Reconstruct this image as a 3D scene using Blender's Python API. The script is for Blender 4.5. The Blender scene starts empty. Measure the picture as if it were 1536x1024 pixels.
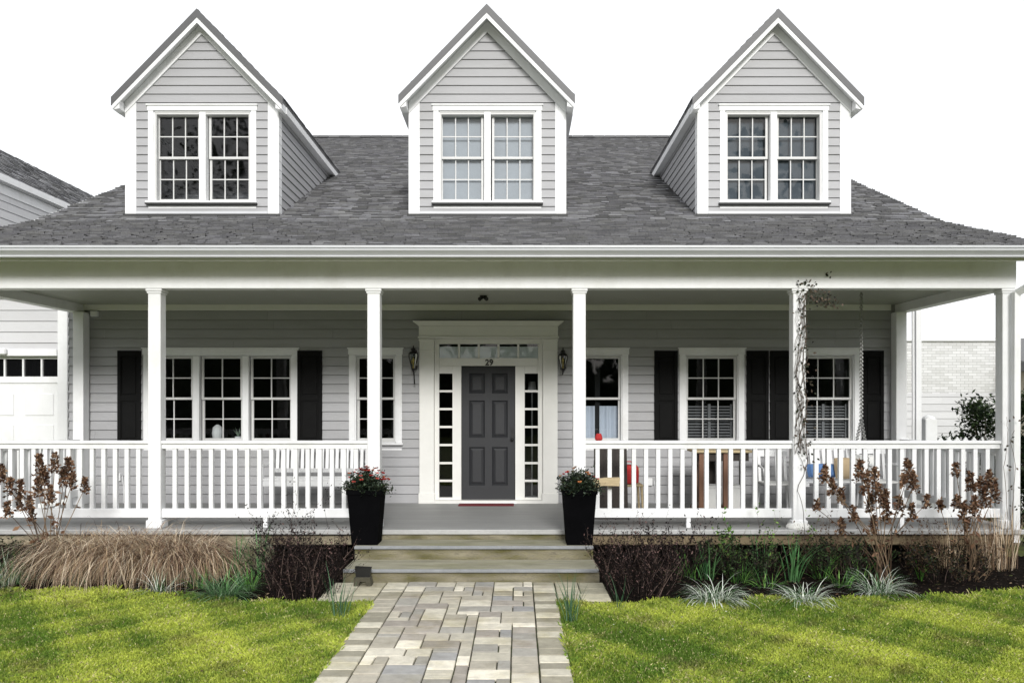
import bpy, math, random
import numpy as np
from mathutils import Vector, Matrix
R = math.radians
random.seed(7)
scene = bpy.context.scene
C = scene.collection
EYE = 1.92
# ---------------------------------------------------------------- camera
cam = bpy.data.cameras.new("camera"); camo = bpy.data.objects.new("camera", cam); C.objects.link(camo)
camo.location = (0, 0, EYE); camo.rotation_euler = (R(90), 0, 0)
cam.sensor_width = 36.0; cam.lens = 36.0*1200/1536
cam.shift_x = -10/1536; cam.shift_y = 98/1536
cam.clip_end = 3000; cam.clip_start = 0.05
scene.camera = camo
# ---------------------------------------------------------------- world and sun (bright overcast)
SUN = Vector((0.13, -0.90, 0.40)).normalized()
w = bpy.data.worlds.new("World"); scene.world = w; w.use_nodes = True
nt = w.node_tree; nt.nodes.clear()
out = nt.nodes.new('ShaderNodeOutputWorld'); bg = nt.nodes.new('ShaderNodeBackground')
sky = nt.nodes.new('ShaderNodeTexSky'); sky.sky_type = 'NISHITA'; sky.sun_disc = False
sky.sun_elevation = math.asin(SUN.z); sky.sun_rotation = math.atan2(SUN.x, SUN.y)
sky.dust_density = 4
mix = nt.nodes.new('ShaderNodeMix'); mix.data_type = 'RGBA'
mix.inputs[0].default_value = 0.93
nt.links.new(sky.outputs[0], mix.inputs[6])
mix.inputs[7].default_value = (9.6, 9.75, 10.0, 1)       # the cloud deck, in the units of the sky texture
nt.links.new(mix.outputs[2], bg.inputs[0]); bg.inputs[1].default_value = 0.072
nt.links.new(bg.outputs[0], out.inputs[0])
sl = bpy.data.lights.new("sun", 'SUN'); so = bpy.data.objects.new("sun", sl); C.objects.link(so)
sl.energy = 1.5; sl.angle = R(14); sl.color = (1, 0.985, 0.96)
so.rotation_euler = SUN.to_track_quat('Z', 'Y').to_euler(); so.location = (3, -6, 12)
scene.view_settings.view_transform = 'Standard'; scene.view_settings.look = 'None'
scene.view_settings.exposure = 0.92; scene.view_settings.gamma = 1
scene.view_settings.use_curve_mapping = False
try:
    scene.cycles.max_bounces = 7; scene.cycles.transparent_max_bounces = 12
except Exception: pass

# ---------------------------------------------------------------- helpers
def PX(px, Y): return (px-778)*Y/1200.0
def PZ(py, Y): return EYE + (610-py)*Y/1200.0
def GY(py, z=0.0): return 1200*(EYE-z)/(py-610)

class MB:
    def __init__(s): s.v = []; s.f = []; s.m = []; s.c = []
    def face(s, pts, m=0, c=None):
        n = len(s.v); s.v += [tuple(p) for p in pts]; s.f.append(tuple(range(n, n+len(pts)))); s.m.append(m); s.c.append(c)
    def box(s, x0, x1, y0, y1, z0, z1, m=0, c=None):
        n = len(s.v)
        s.v += [(x0,y0,z0),(x1,y0,z0),(x1,y1,z0),(x0,y1,z0),(x0,y0,z1),(x1,y0,z1),(x1,y1,z1),(x0,y1,z1)]
        for q in ((0,3,2,1),(4,5,6,7),(0,1,5,4),(1,2,6,5),(2,3,7,6),(3,0,4,7)):
            s.f.append(tuple(n+i for i in q)); s.m.append(m); s.c.append(c)
    def cbox(s, x0, x1, y0, y1, z0, z1, ch=0.004, m=0, c=None):
        # box with chamfered top and front edges all round (8-sided profile in each axis, cheap bevel)
        n = len(s.v); h = ch
        P = []
        for (z, i) in ((z0, h), (z0+h, 0), (z1-h, 0), (z1, h)):
            P.append([(x0+i+ (0 if i else h), y0+i if i else y0, z), (x1-i-(0 if i else h), y0+i if i else y0, z),
                      (x1-i if i else x1, y0+i+(0 if i else h), z), (x1-i if i else x1, y1-i-(0 if i else h), z),
                      (x1-i-(0 if i else h), y1-i if i else y1, z), (x0+i+(0 if i else h), y1-i if i else y1, z),
                      (x0+i if i else x0, y1-i-(0 if i else h), z), (x0+i if i else x0, y0+i+(0 if i else h), z)])
        for r in P: s.v += r
        for a in range(3):
            for k in range(8):
                k2 = (k+1) % 8
                s.f.append((n+a*8+k, n+a*8+k2, n+a*8+8+k2, n+a*8+8+k)); s.m.append(m); s.c.append(c)
        s.f.append(tuple(n+k for k in reversed(range(8)))); s.m.append(m); s.c.append(c)
        s.f.append(tuple(n+24+k for k in range(8))); s.m.append(m); s.c.append(c)
    def prism(s, poly, axis, a, b, m=0, c=None):
        """poly in the plane across axis; 'x': (y,z), 'y': (x,z), 'z': (x,y)"""
        def P(p, t): return (t, p[0], p[1]) if axis == 'x' else ((p[0], t, p[1]) if axis == 'y' else (p[0], p[1], t))
        n = len(s.v); k = len(poly)
        s.v += [P(p, a) for p in poly] + [P(p, b) for p in poly]
        s.f.append(tuple(range(n, n+k))); s.f.append(tuple(range(n+2*k-1, n+k-1, -1)))
        for i in range(k):
            j = (i+1) % k; s.f.append((n+i, n+j, n+k+j, n+k+i))
        s.m += [m]*(k+2); s.c += [c]*(k+2)
    def tube(s, pts, r, n=6, m=0, c=None, cap=True):
        pts = [Vector(p) for p in pts]; base = len(s.v); k = len(pts)
        rs = r if isinstance(r, (list, tuple)) else [r]*k
        up = None
        for i, p in enumerate(pts):
            d = (pts[min(i+1, k-1)] - pts[max(i-1, 0)])
            if d.length < 1e-9: d = Vector((0,0,1))
            d.normalize()
            if up is None: up = d.orthogonal().normalized()
            up = (up - d*up.dot(d))
            if up.length < 1e-6: up = d.orthogonal()
            up.normalize(); q = d.cross(up)
            for j in range(n):
                a = 2*math.pi*j/n
                s.v.append(tuple(p + (up*math.cos(a) + q*math.sin(a))*rs[i]))
        for i in range(k-1):
            for j in range(n):
                j2 = (j+1) % n
                s.f.append((base+i*n+j, base+i*n+j2, base+(i+1)*n+j2, base+(i+1)*n+j)); s.m.append(m); s.c.append(c)
        if cap and n > 3:
            s.f.append(tuple(base+j for j in reversed(range(n)))); s.f.append(tuple(base+(k-1)*n+j for j in range(n)))
            s.m += [m, m]; s.c += [c, c]
    def lathe(s, cx, cy, prof, n=16, m=0, c=None):
        base = len(s.v)
        for (r, z) in prof:
            for j in range(n):
                a = 2*math.pi*j/n; s.v.append((cx+r*math.cos(a), cy+r*math.sin(a), z))
        for i in range(len(prof)-1):
            for j in range(n):
                j2 = (j+1) % n
                s.f.append((base+i*n+j, base+i*n+j2, base+(i+1)*n+j2, base+(i+1)*n+j)); s.m.append(m); s.c.append(c)
        s.f.append(tuple(base+j for j in reversed(range(n)))); s.f.append(tuple(base+(len(prof)-1)*n+j for j in range(n)))
        s.m += [m, m]; s.c += [c, c]
    def blade(s, p, az, L, wd, lean, droop, segs=4, m=0, c=None, tip=0.15):
        """a strap leaf: starts near vertical leaning outward, bends over"""
        p = Vector(p); el = R(90)-lean; side = Vector((-math.sin(az), math.cos(az), 0)); st = L/segs
        prev = None
        for i in range(segs+1):
            t = i/segs; wv = wd*(0.6+0.8*t if t < .5 else 1-(1-tip)*(t-.5)*2)
            a, b = p - side*wv*.5, p + side*wv*.5
            if prev: s.face((prev[0], prev[1], b, a), m, c)
            prev = (a, b)
            p = p + Vector((math.cos(az)*math.cos(el), math.sin(az)*math.cos(el), math.sin(el)))*st
            el -= droop/segs
    def leaf(s, p, d, nrm, L, W, m=0, c=None):
        p = Vector(p); d = Vector(d).normalized(); sd = d.cross(Vector(nrm))
        if sd.length < 1e-4: sd = d.orthogonal()
        sd.normalize(); up = sd.cross(d)
        s.face((p, p+d*L*.5+sd*W*.5, p+d*L, p+d*L*.5-sd*W*.5+up*W*.12), m, c)
    def build(s, name, mats, parent=None, smooth=False):
        me = bpy.data.meshes.new(name)
        off = Vector((0,0,0)); q = parent
        while q is not None: off += q.location; q = q.parent
        V = np.array(s.v, dtype=np.float32).reshape(-1, 3) - np.array(off, dtype=np.float32)
        me.from_pydata(V.tolist(), [], s.f)
        if not isinstance(mats, (list, tuple)): mats = [mats]
        for mt in mats: me.materials.append(mt)
        me.polygons.foreach_set('material_index', s.m)
        if any(c is not None for c in s.c):
            at = me.color_attributes.new('tone', 'FLOAT_COLOR', 'CORNER')
            arr = []
            for f, c in zip(s.f, s.c):
                cc = c if c is not None else (1,1,1)
                if not isinstance(cc, (tuple, list)): cc = (cc, cc, cc)
                arr += [cc[0], cc[1], cc[2], 1.0]*len(f)
            at.data.foreach_set('color', arr)
        if smooth: me.polygons.foreach_set('use_smooth', [True]*len(me.polygons))
        me.update()
        o = bpy.data.objects.new(name, me); C.objects.link(o)
        if parent: o.parent = parent
        return o

def tag(o, label=None, cat=None, group=None, kind=None):
    if label: o['label'] = label
    if cat: o['category'] = cat
    if group: o['group'] = group
    if kind: o['kind'] = kind
    return o
def thing(name, loc, label, cat, group=None):
    o = bpy.data.objects.new(name, None); C.objects.link(o); o.location = loc; o.empty_display_size = .2
    return tag(o, label, cat, group)
def copy_tree(o, parent=None):
    c = o.copy(); C.objects.link(c)
    if parent: c.parent = parent
    for ch in list(o.children): copy_tree(ch, c)
    return c

# ---------------------------------------------------------------- materials
def mat(name, col, rough=0.6, var=0.0, vscale=3.0, bump=0.0, bscale=60.0, tone=False, spec=0.5, metal=0.0,
        col2=None, c2scale=2.0, c2pos=(0.45, 0.65), stretch=(1,1,1), coat=0, transl=0.0, detail=6):
    m = bpy.data.materials.new(name); m.use_nodes = True; nt = m.node_tree; N = nt.nodes; L = nt.links
    b = N['Principled BSDF']; b.inputs['Roughness'].default_value = rough
    b.inputs['Specular IOR Level'].default_value = spec; b.inputs['Metallic'].default_value = metal
    b.inputs['Coat Weight'].default_value = coat
    tc = N.new('ShaderNodeTexCoord'); mp = N.new('ShaderNodeMapping'); mp.inputs['Scale'].default_value = stretch
    g = N.new('ShaderNodeNewGeometry')
    L.new(g.outputs['Position'], mp.inputs[0])
    cur = None
    rgb = N.new('ShaderNodeRGB'); rgb.outputs[0].default_value = (*col, 1); cur = rgb.outputs[0]
    if col2:
        n = N.new('ShaderNodeTexNoise'); n.inputs['Scale'].default_value = c2scale; n.inputs['Detail'].default_value = detail
        n.inputs['Roughness'].default_value = 0.65
        L.new(mp.outputs[0], n.inputs['Vector'])
        rp = N.new('ShaderNodeMapRange'); rp.inputs[1].default_value = c2pos[0]; rp.inputs[2].default_value = c2pos[1]
        L.new(n.outputs[0], rp.inputs[0])
        mx = N.new('ShaderNodeMix'); mx.data_type = 'RGBA'; L.new(rp.outputs[0], mx.inputs[0])
        L.new(cur, mx.inputs[6]); mx.inputs[7].default_value = (*col2, 1); cur = mx.outputs[2]
    if var > 0:
        n = N.new('ShaderNodeTexNoise'); n.inputs['Scale'].default_value = vscale; n.inputs['Detail'].default_value = 8
        n.inputs['Roughness'].default_value = 0.7
        L.new(mp.outputs[0], n.inputs['Vector'])
        rp = N.new('ShaderNodeMapRange'); rp.inputs[1].default_value = .25; rp.inputs[2].default_value = .75
        rp.inputs[3].default_value = 1-var; rp.inputs[4].default_value = 1+var
        L.new(n.outputs[0], rp.inputs[0])
        mx = N.new('ShaderNodeVectorMath'); mx.operation = 'SCALE'
        L.new(cur, mx.inputs[0]); L.new(rp.outputs[0], mx.inputs['Scale']); cur = mx.outputs[0]
    if tone:
        a = N.new('ShaderNodeAttribute'); a.attribute_name = 'tone'
        mx = N.new('ShaderNodeVectorMath'); mx.operation = 'MULTIPLY'
        L.new(cur, mx.inputs[0]); L.new(a.outputs['Color'], mx.inputs[1]); cur = mx.outputs[0]
    L.new(cur, b.inputs['Base Color'])
    if bump > 0:
        n = N.new('ShaderNodeTexNoise'); n.inputs['Scale'].default_value = bscale; n.inputs['Detail'].default_value = 6
        L.new(mp.outputs[0], n.inputs['Vector'])
        bp = N.new('ShaderNodeBump'); bp.inputs['Strength'].default_value = bump; bp.inputs['Distance'].default_value = 0.02
        L.new(n.outputs[0], bp.inputs['Height']); L.new(bp.outputs[0], b.inputs['Normal'])
    if transl > 0:
        t = N.new('ShaderNodeBsdfTranslucent'); L.new(cur, t.inputs[0])
        ms = N.new('ShaderNodeMixShader'); ms.inputs[0].default_value = transl
        L.new(b.outputs[0], ms.inputs[1]); L.new(t.outputs[0], ms.inputs[2])
        L.new(ms.outputs[0], N['Material Output'].inputs[0])
    return m

WHITE = mat('white_paint', (.80,.805,.81), .5, .05, 5, .08, 60, col2=(.68,.68,.66), c2scale=1.8, c2pos=(.52,.8), stretch=(1,1,.6))
SASH = mat('sash_paint_shaded', (.60,.60,.59), .5, .04, 6)  # white sashes greyed, the shade of the recess put into the colour
GUT = mat('gutter_enamel', (.58,.59,.61), .35, .05, 3)
WHITE2 = mat('cream_trim_paint', (.76,.755,.72), .5, .04, 4, .05, 80)
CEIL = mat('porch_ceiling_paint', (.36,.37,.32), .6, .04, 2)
SIDE = mat('grey_siding_paint', (.365,.365,.375), .55, .06, 2.5, .06, 120, tone=True, col2=(.32,.32,.32), c2scale=1.0, c2pos=(.5,.75), stretch=(.5,.5,3))
SIDEN = mat('pale_siding_paint', (.58,.58,.59), .55, .04, 2, .05, 100, tone=True)
ROOF = mat('asphalt_shingle', (.255,.255,.258), .95, .25, 45, .5, 220, tone=True, spec=.15)
DKLINE = mat('flashing_and_shade_line', (.03,.03,.03), .6, .2, 8)  # dormer flashing, also the painted shade line under the sills
ROOFEDGE = mat('roof_metal_edge', (.085,.085,.088), .5, .1, 8)
BLACK = mat('black_shutter_paint', (.006,.006,.006), .7, .2, 6, .05, 60, spec=.12)
DOOR = mat('charcoal_door_paint', (.019,.020,.023), .6, .1, 3, .04, 70)
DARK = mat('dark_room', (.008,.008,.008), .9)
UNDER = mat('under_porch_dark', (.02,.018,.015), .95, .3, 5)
DECK = mat('grey_deck_paint', (.29,.29,.285), .6, .12, 3, .08, 50, stretch=(.6,3,1), tone=True)
STONE = mat('mossy_step_stone', (.30,.27,.19), .9, .5, 16, 1.0, 60, col2=(.11,.10,.035), c2scale=4, c2pos=(.40,.62), stretch=(.5,1,2))
TREAD = mat('weathered_tread', (.30,.285,.215), .8, .32, 6, .5, 70, col2=(.19,.19,.09), c2scale=2.2, c2pos=(.48,.75), stretch=(.4,1.5,1))
NOSE2 = mat('pale_grey_nosing', (.42,.42,.41), .6, .15, 8, .2, 60)
NOSE = mat('grey_nosing', (.24,.25,.26), .6, .2, 8, .2, 60)
SKIRT = mat('tan_skirt_stone', (.30,.26,.18), .9, .35, 9, .8, 45, col2=(.16,.12,.08), c2scale=3)
WOODB = mat('weathered_brown_beam', (.22,.17,.10), .85, .35, 6, .5, 50, stretch=(.5,3,4))
PAVER = mat('paver', (1,1,1), .85, .26, 9, .6, 110, tone=True, col2=(.74,.71,.55), c2scale=1.9, c2pos=(.50,.75))
JOINT = mat('paver_joint_sand', (.05,.045,.03), .95, .4, 30, .5, 100, col2=(.06,.08,.02), c2scale=5)
SOIL = mat('dark_mulch', (.010,.0075,.006), 1.0, .6, 25, 1.0, 60, spec=.05)
METAL = mat('black_iron', (.008,.008,.008), .4, .2, 8, spec=.5)
STEEL = mat('galvanised_chain', (.35,.35,.34), .45, .2, 9, metal=.6)
BRASS = mat('brass_lamp_part', (.45,.33,.10), .35, metal=.8)
POT = mat('black_planter', (.003,.003,.0035), .9, .3, 4, .1, 30, spec=.02)
RED = mat('red_cloth', (.42,.02,.02), .8, .2, 10, .2, 50)
MATR = mat('dark_red_doormat', (.16,.012,.018), .95, .3, 40, .6, 200)
WOOD = mat('pale_plank', (.50,.40,.24), .8, .3, 5, .3, 60, stretch=(1,6,6))
BROWN = mat('brown_wood', (.16,.075,.04), .6, .3, 5, .1, 40, stretch=(4,4,.7))
DKWOOD = mat('charred_board', (.035,.028,.024), .8, .4, 6, .3, 30, stretch=(5,5,.6))
CLOTHW = mat('white_cloth', (.70,.70,.68), .9, .05, 6, .2, 20)
BLUE = mat('blue_cushion', (.10,.20,.42), .9, .1, 5, .2, 40)
TAN = mat('tan_cushion', (.42,.32,.20), .9, .1, 5, .2, 40)
BRICKW = None

def glass_mat(name, refl, tint=(.9,.93,.95)):
    m = bpy.data.materials.new(name); m.use_nodes = True; N = m.node_tree.nodes; L = m.node_tree.links
    N.remove(N['Principled BSDF'])
    gl = N.new('ShaderNodeBsdfGlossy'); gl.inputs['Roughness'].default_value = .02; gl.inputs[0].default_value = (1,1,1,1)
    tr = N.new('ShaderNodeBsdfTransparent'); tr.inputs[0].default_value = (*tint, 1)
    lw = N.new('ShaderNodeFresnel'); lw.inputs[0].default_value = 1.5
    ad = N.new('ShaderNodeMath'); ad.operation = 'ADD'; ad.inputs[1].default_value = refl; ad.use_clamp = True
    L.new(lw.outputs[0], ad.inputs[0])
    n = N.new('ShaderNodeTexNoise'); n.inputs['Scale'].default_value = 1.3
    g = N.new('ShaderNodeNewGeometry'); L.new(g.outputs['Position'], n.inputs['Vector'])
    bp = N.new('ShaderNodeBump'); bp.inputs['Strength'].default_value = .06; bp.inputs['Distance'].default_value = .05
    L.new(n.outputs[0], bp.inputs['Height']); L.new(bp.outputs[0], gl.inputs['Normal'])
    ms = N.new('ShaderNodeMixShader'); L.new(ad.outputs[0], ms.inputs[0]); L.new(tr.outputs[0], ms.inputs[1]); L.new(gl.outputs[0], ms.inputs[2])
    L.new(ms.outputs[0], N['Material Output'].inputs[0])
    return m
GLASS = glass_mat('window_glass', 0.0)
GLASST = glass_mat('transom_glass', 0.22)

# ================================================================ THE HOUSE
WY = 12.44       # main wall
HX0, HX1 = -6.98, 5.97
house = thing('house', (-.5, WY, 0), 'grey clapboard house with three gabled dormers and white columned front porch', 'house')

def jit(a=.04): return 1 + random.uniform(-a, a)
def siding(mb, T, u0, u1, z0, z1, ops=(), ex=.142, fl=None, fr=None, lap=.026, m=0):
    """lapped clapboards; T(u, z, d) maps to the world; ops: openings (u0,u1,z0,z1)"""
    z = z0
    while z < z1-1e-6:
        zt = z+ex; col = jit(.035)
        br = sorted({z, min(zt, z1)} | {q for o in ops for q in (o[2], o[3]) if z < q < min(zt, z1)})
        for a, b in zip(br[:-1], br[1:]):
            mid = (a+b)/2; iv = [(u0, u1)]
            for o in ops:
                if o[2] < mid < o[3]:
                    nv = []
                    for (p, q) in iv:
                        if o[1] <= p or o[0] >= q: nv.append((p, q)); continue
                        if o[0] > p: nv.append((p, o[0]))
                        if o[1] < q: nv.append((o[1], q))
                    iv = nv
            gz = z+ex-.011
            da = lap*(1-.5*(a-z)/ex); db = lap*(1-.5*(min(b, gz)-z)/ex)
            b0 = b; b = min(b, gz)
            if b <= a+1e-4: b = b0; da = db = 0
            for (p, q) in iv:
                pa = max(p, fl(a)) if fl else p; pb = max(p, fl(b)) if fl else p
                qa = min(q, fr(a)) if fr else q; qb = min(q, fr(b)) if fr else q
                if qa <= pa: continue
                if qb < pb: qb = pb = (qb+pb)/2
                cuts = [pa]
                if not fl and qa-pa > 1.2 and a == z:
                    jr = random.uniform(.2, 3.6)
                    while pa+jr < qa-.3: cuts.append(pa+jr); jr += random.uniform(2.4, 4.2)
                cuts.append(qa)
                if len(cuts) == 2: mb.face((T(pa,a,da), T(qa,a,da), T(qb,b,db), T(pb,b,db)), m, col)
                else:
                    for k_, (c0, c1) in enumerate(zip(cuts[:-1], cuts[1:])):
                        e0 = .002 if k_ else 0; mb.face((T(c0+e0,a,da), T(c1,a,da), T(c1,b,db), T(c0+e0,b,db)), m, col*random.uniform(.97, 1.03))
                        if k_: mb.face((T(c0,a,da-.01), T(c0+e0,a,da-.01), T(c0+e0,b,db-.01), T(c0,b,db-.01)), m, .4)
                if b < b0:
                    qb2, pb2 = (min(qb, fr(b0)) if fr else qb), (max(pb, fl(b0)) if fl else pb)
                    if qb2 > pb2:
                        mb.face((T(pb,b,db), T(qb,b,db), T(qb,b,0), T(pb,b,0)), m, col)
                        mb.face((T(pb,b,0), T(qb,b,0), T(qb2,b0,0), T(pb2,b0,0)), m, col)
                if a == z: mb.face((T(pa,a,0), T(qa,a,0), T(qa,a,da), T(pa,a,da)), m, col)
        z = zt

# window table: name, casing (px x0,x1, y0,y1) at plane; units
def z_of(py): return PZ(py, WY)
def x_of(px): return PX(px, WY)
def window(parent, Y, X0, X1, Z0, Z1, nun, cols, rows=2, cas=.095, mull=.09, frame_mat=WHITE, back=None, label=None, head=True, shade=None, cap=.012, sillz=True, single=False, deep=0):
    """X0..X1, Z0..Z1 is the opening; casing goes round it"""
    f = MB(); d = .028
    f.cbox(X0-cas, X0, Y-d, Y+.10, Z0, Z1, .004); f.cbox(X1, X1+cas, Y-d, Y+.10, Z0, Z1, .004)
    f.cbox(X0-cas-cap, X1+cas+cap, Y-d-.004, Y+.10, Z1, Z1+cas*.95, .004)
    f.box(X0-cas-cap-.012, X1+cas+cap+.012, Y-d-.022, Y+.02, Z1+cas*.95+.0005, Z1+cas*.95+.02)
    f.cbox(X0-cas-.02, X1+cas+.02, Y-d-.055, Y+.10, Z0-.03, Z0, .005)
    f.cbox(X0-cas, X1+cas, Y-d+.012, Y+.05, Z0-.04-.085, Z0-.0515 if deep else Z0-.0305, .004)
    # jamb liners
    f.box(X0, X0+.014, Y-.01, Y+.14, Z0+.002, Z1-.002); f.box(X1-.014, X1, Y-.01, Y+.14, Z0+.002, Z1-.002)
    f.box(X0, X1, Y-.01, Y+.14, Z1-.016, Z1-.002); f.box(X0, X1, Y-.01, Y+.14, Z0+.001, Z0+.014)
    uw = (X1-X0-mull*(nun-1))/nun
    for k in range(nun-1):
        xm = X0+uw*(k+1)+mull*k; f.cbox(xm, xm+mull, Y-.014, Y+.12, Z0+.015, Z1-.018, .004)
    wo = f.build('window', frame_mat, parent)
    if label: wo['label'] = label
    if deep:
        q_ = MB(); q_.box(X0-cas-.022, X1+cas+.022, Y-d-.058, Y-d+.01, Z0-.050, Z0-.0305); q_.build('sill_shade_strip', DKLINE, wo)  # dark strip painted in for the shade line under the sill
        jm = MB(); jm.box(X0+.0145, X0+.04, Y-.002, Y+.13, Z0+.016, Z1-.05); jm.box(X1-.04, X1-.0145, Y-.002, Y+.13, Z0+.016, Z1-.05); jm.box(X0+.0145, X1-.0145, Y-.002, Y+.13, Z1-.049, Z1-.017); jm.build('jamb', SASH, wo)  # grey jamb boards hold the shade of the reveal in their colour
    zm = (Z0+Z1)/2 + .005
    for k in range(nun):
        a = X0+.016+(uw+mull)*k; b = a+uw-.03
        for (za, zb, yy) in ((zm-.018, Z1-.02, Y+.045+deep), (Z0+.016, zm+.018, Y+.079+deep)):
            s = MB(); st = .036; t = .03; lowr = .055 if za < zm-.1 else st
            s.box(a, a+st, yy, yy+t, za, zb); s.box(b-st, b, yy, yy+t, za, zb)
            s.box(a+st, b-st, yy+.0005, yy+t-.001, zb-st, zb-.001); s.box(a+st, b-st, yy+.0005, yy+t-.001, za+.001, za+lowr)
            gx0, gx1, gz0, gz1 = a+st, b-st, za+lowr, zb-st
            if not single:
                for i in range(1, cols):
                    x = gx0+(gx1-gx0)*i/cols; s.box(x-.008, x+.008, yy+.004, yy+.018, gz0, gz1)
                for i in range(1, rows):
                    z = gz0+(gz1-gz0)*i/rows; s.box(gx0, gx1, yy+.0045, yy+.0175, z-.008, z+.008)
            s.build('sash', SASH, wo)
            g = MB(); g.face(((gx0-.005,yy+.02,gz0-.005),(gx1+.005,yy+.02,gz0-.005),(gx1+.005,yy+.02,gz1+.005),(gx0-.005,yy+.02,gz1+.005)))
            g.build('glass', GLASS, wo)
        if shade:
            smat, s0, s1, kind = shade if isinstance(shade, tuple) else shade[k]
            if smat is not None:
                c = MB(); n = 26; zz0 = Z0+(Z1-Z0)*s0; zz1 = Z0+(Z1-Z0)*s1
                if kind == 'flat':
                    c.box(a+.01, b-.01, Y+.172, Y+.178, zz0, zz1)
                elif kind == 'curtain':
                    for i in range(n):
                        x = a+(b-a)*i/n; x2 = a+(b-a)*(i+1)/n
                        y = Y+.17+.018*math.sin(i*1.35+k); y2 = Y+.17+.018*math.sin((i+1)*1.35+k)
                        c.face(((x,y,zz0),(x2,y2,zz0),(x2,y2,zz1),(x,y,zz1)))
                else:
                    z = zz0
                    while z < zz1:
                        c.face(((a+.02,Y+.16,z),(b-.02,Y+.16,z),(b-.02,Y+.19,z+.024),(a+.02,Y+.19,z+.024))); z += .045
                    for xx in (a+.02, (a+b)/2-.02, b-.06): c.box(xx, xx+.04, Y+.155, Y+.2, zz0-.03, zz1+.03)
                c.build('blind' if kind == 'blind' else 'curtain', smat, wo, smooth=False)
    return wo

CURT = mat('pale_blue_curtain', (.50,.54,.60), .9, .05, 4)
SHADE1 = mat('pale_blue_roller_shade', (.40,.42,.445), .9, .08, 4)
SHADE2 = mat('slate_roller_shade', (.085,.10,.115), .9, .25, 3)
CURT2 = mat('grey_blue_curtain', (.17,.20,.225), .9, .15, 4)
BLIND = mat('white_blind', (.20,.20,.20), .7)
ops = []
# porch level windows (opening px)
def opn(a, b, t, u): return (x_of(a), x_of(b), z_of(u), z_of(t))
o_tri = opn(225, 438, 532, 664); o_sm1 = opn(533, 594, 532, 664); o_sm2 = opn(872, 933, 532, 664)
o_w5 = opn(1028, 1107, 532, 664); o_w6 = opn(1200, 1281, 532, 664); o_door = (x_of(640), x_of(826), .43, z_of(512))
OPS = [o_tri, o_sm1, o_sm2, o_w5, o_w6, o_door]
wall = MB()
WTOP = 4.05
siding(wall, lambda u,z,d: (u, WY-d, z), HX0, HX1, .43, WTOP, OPS)
siding(wall, lambda u,z,d: (HX1+d, u, z), WY, 30.4, -.1, 4.7)
siding(wall, lambda u,z,d: (HX0-d, u, z), WY, 30.4, -.1, 4.7)
RY0, RZ0 = 11.9, 4.67; RS = .47; RIDY = 21.2; RIDZ = RZ0 + RS*(RIDY-RY0)
for (X, sg) in ((HX1, 1), (HX0, -1)):
    siding(wall, lambda u,z,d: (X+sg*d, u, z), WY, 30.4, 4.72, RIDZ-.1, fl=lambda z: max(WY, RY0+(z-RZ0)/RS+.05), fr=lambda z: 2*RIDY-max(WY, RY0+(z-RZ0)/RS+.05))
wall.box(HX0, HX1, 30.38, 30.5, -.1, 4.7, 0, 1.0)
wall.box(HX0+.02, HX1-.02, WY+.002, WY+.012, -.05, .425, 0, .6)
wall.build('wall', SIDE, house)
# interior so rooms read as rooms, dark
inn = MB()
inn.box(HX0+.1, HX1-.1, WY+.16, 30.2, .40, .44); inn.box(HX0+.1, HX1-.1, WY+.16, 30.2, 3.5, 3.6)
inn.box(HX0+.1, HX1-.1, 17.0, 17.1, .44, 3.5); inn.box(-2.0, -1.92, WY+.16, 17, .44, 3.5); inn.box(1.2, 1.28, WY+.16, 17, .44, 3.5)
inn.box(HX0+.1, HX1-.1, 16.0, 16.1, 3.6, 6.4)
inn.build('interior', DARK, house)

# windows on the porch
w_ = window(house, WY, *o_tri, 3, 2, mull=.095, label='triple sash window behind the porch')
w_ = window(house, WY, *o_sm1, 1, 2, label='narrow window between bench and door')
w_ = window(house, WY, *o_sm2, 1, 2, single=True, shade=(CURT, .0, .42, 'curtain'), label='narrow window right of the door')
w_ = window(house, WY, *o_w5, 1, 3, shade=(BLIND, .04, .42, 'blind'), label='six over six window above the wooden table')
w_ = window(house, WY, *o_w6, 1, 3, shade=(BLIND, .04, .42, 'blind'), label='six over six window behind the porch swing')

def shutter(x0, x1, lab=None):
    b = MB(); z0, z1 = z_of(668), z_of(526); Y = WY-.05; st = .055
    b.cbox(x0, x0+st, Y, Y+.045, z0, z1, .004); b.cbox(x1-st, x1, Y, Y+.045, z0, z1, .004)
    zm = z0+(z1-z0)*.5
    for (a, c) in ((z0, z0+.09), (zm-.035, zm+.035), (z1-.08, z1)): b.box(x0+st, x1-st, Y+.003, Y+.042, a, c)
    for (a, c) in ((z0+.09, zm-.035), (zm+.035, z1-.08)):
        b.box(x0+st, x1-st, Y+.022, Y+.04, a, c)
        b.cbox(x0+st+.025, x1-st-.025, Y+.012, Y+.03, a+.03, c-.03, .006)
    return b.build('shutter', BLACK, house)
for a, b in ((178,213),(447,484),(981,1016),(1119,1152),(1154,1188),(1292,1324)): shutter(x_of(a), x_of(b))

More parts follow.
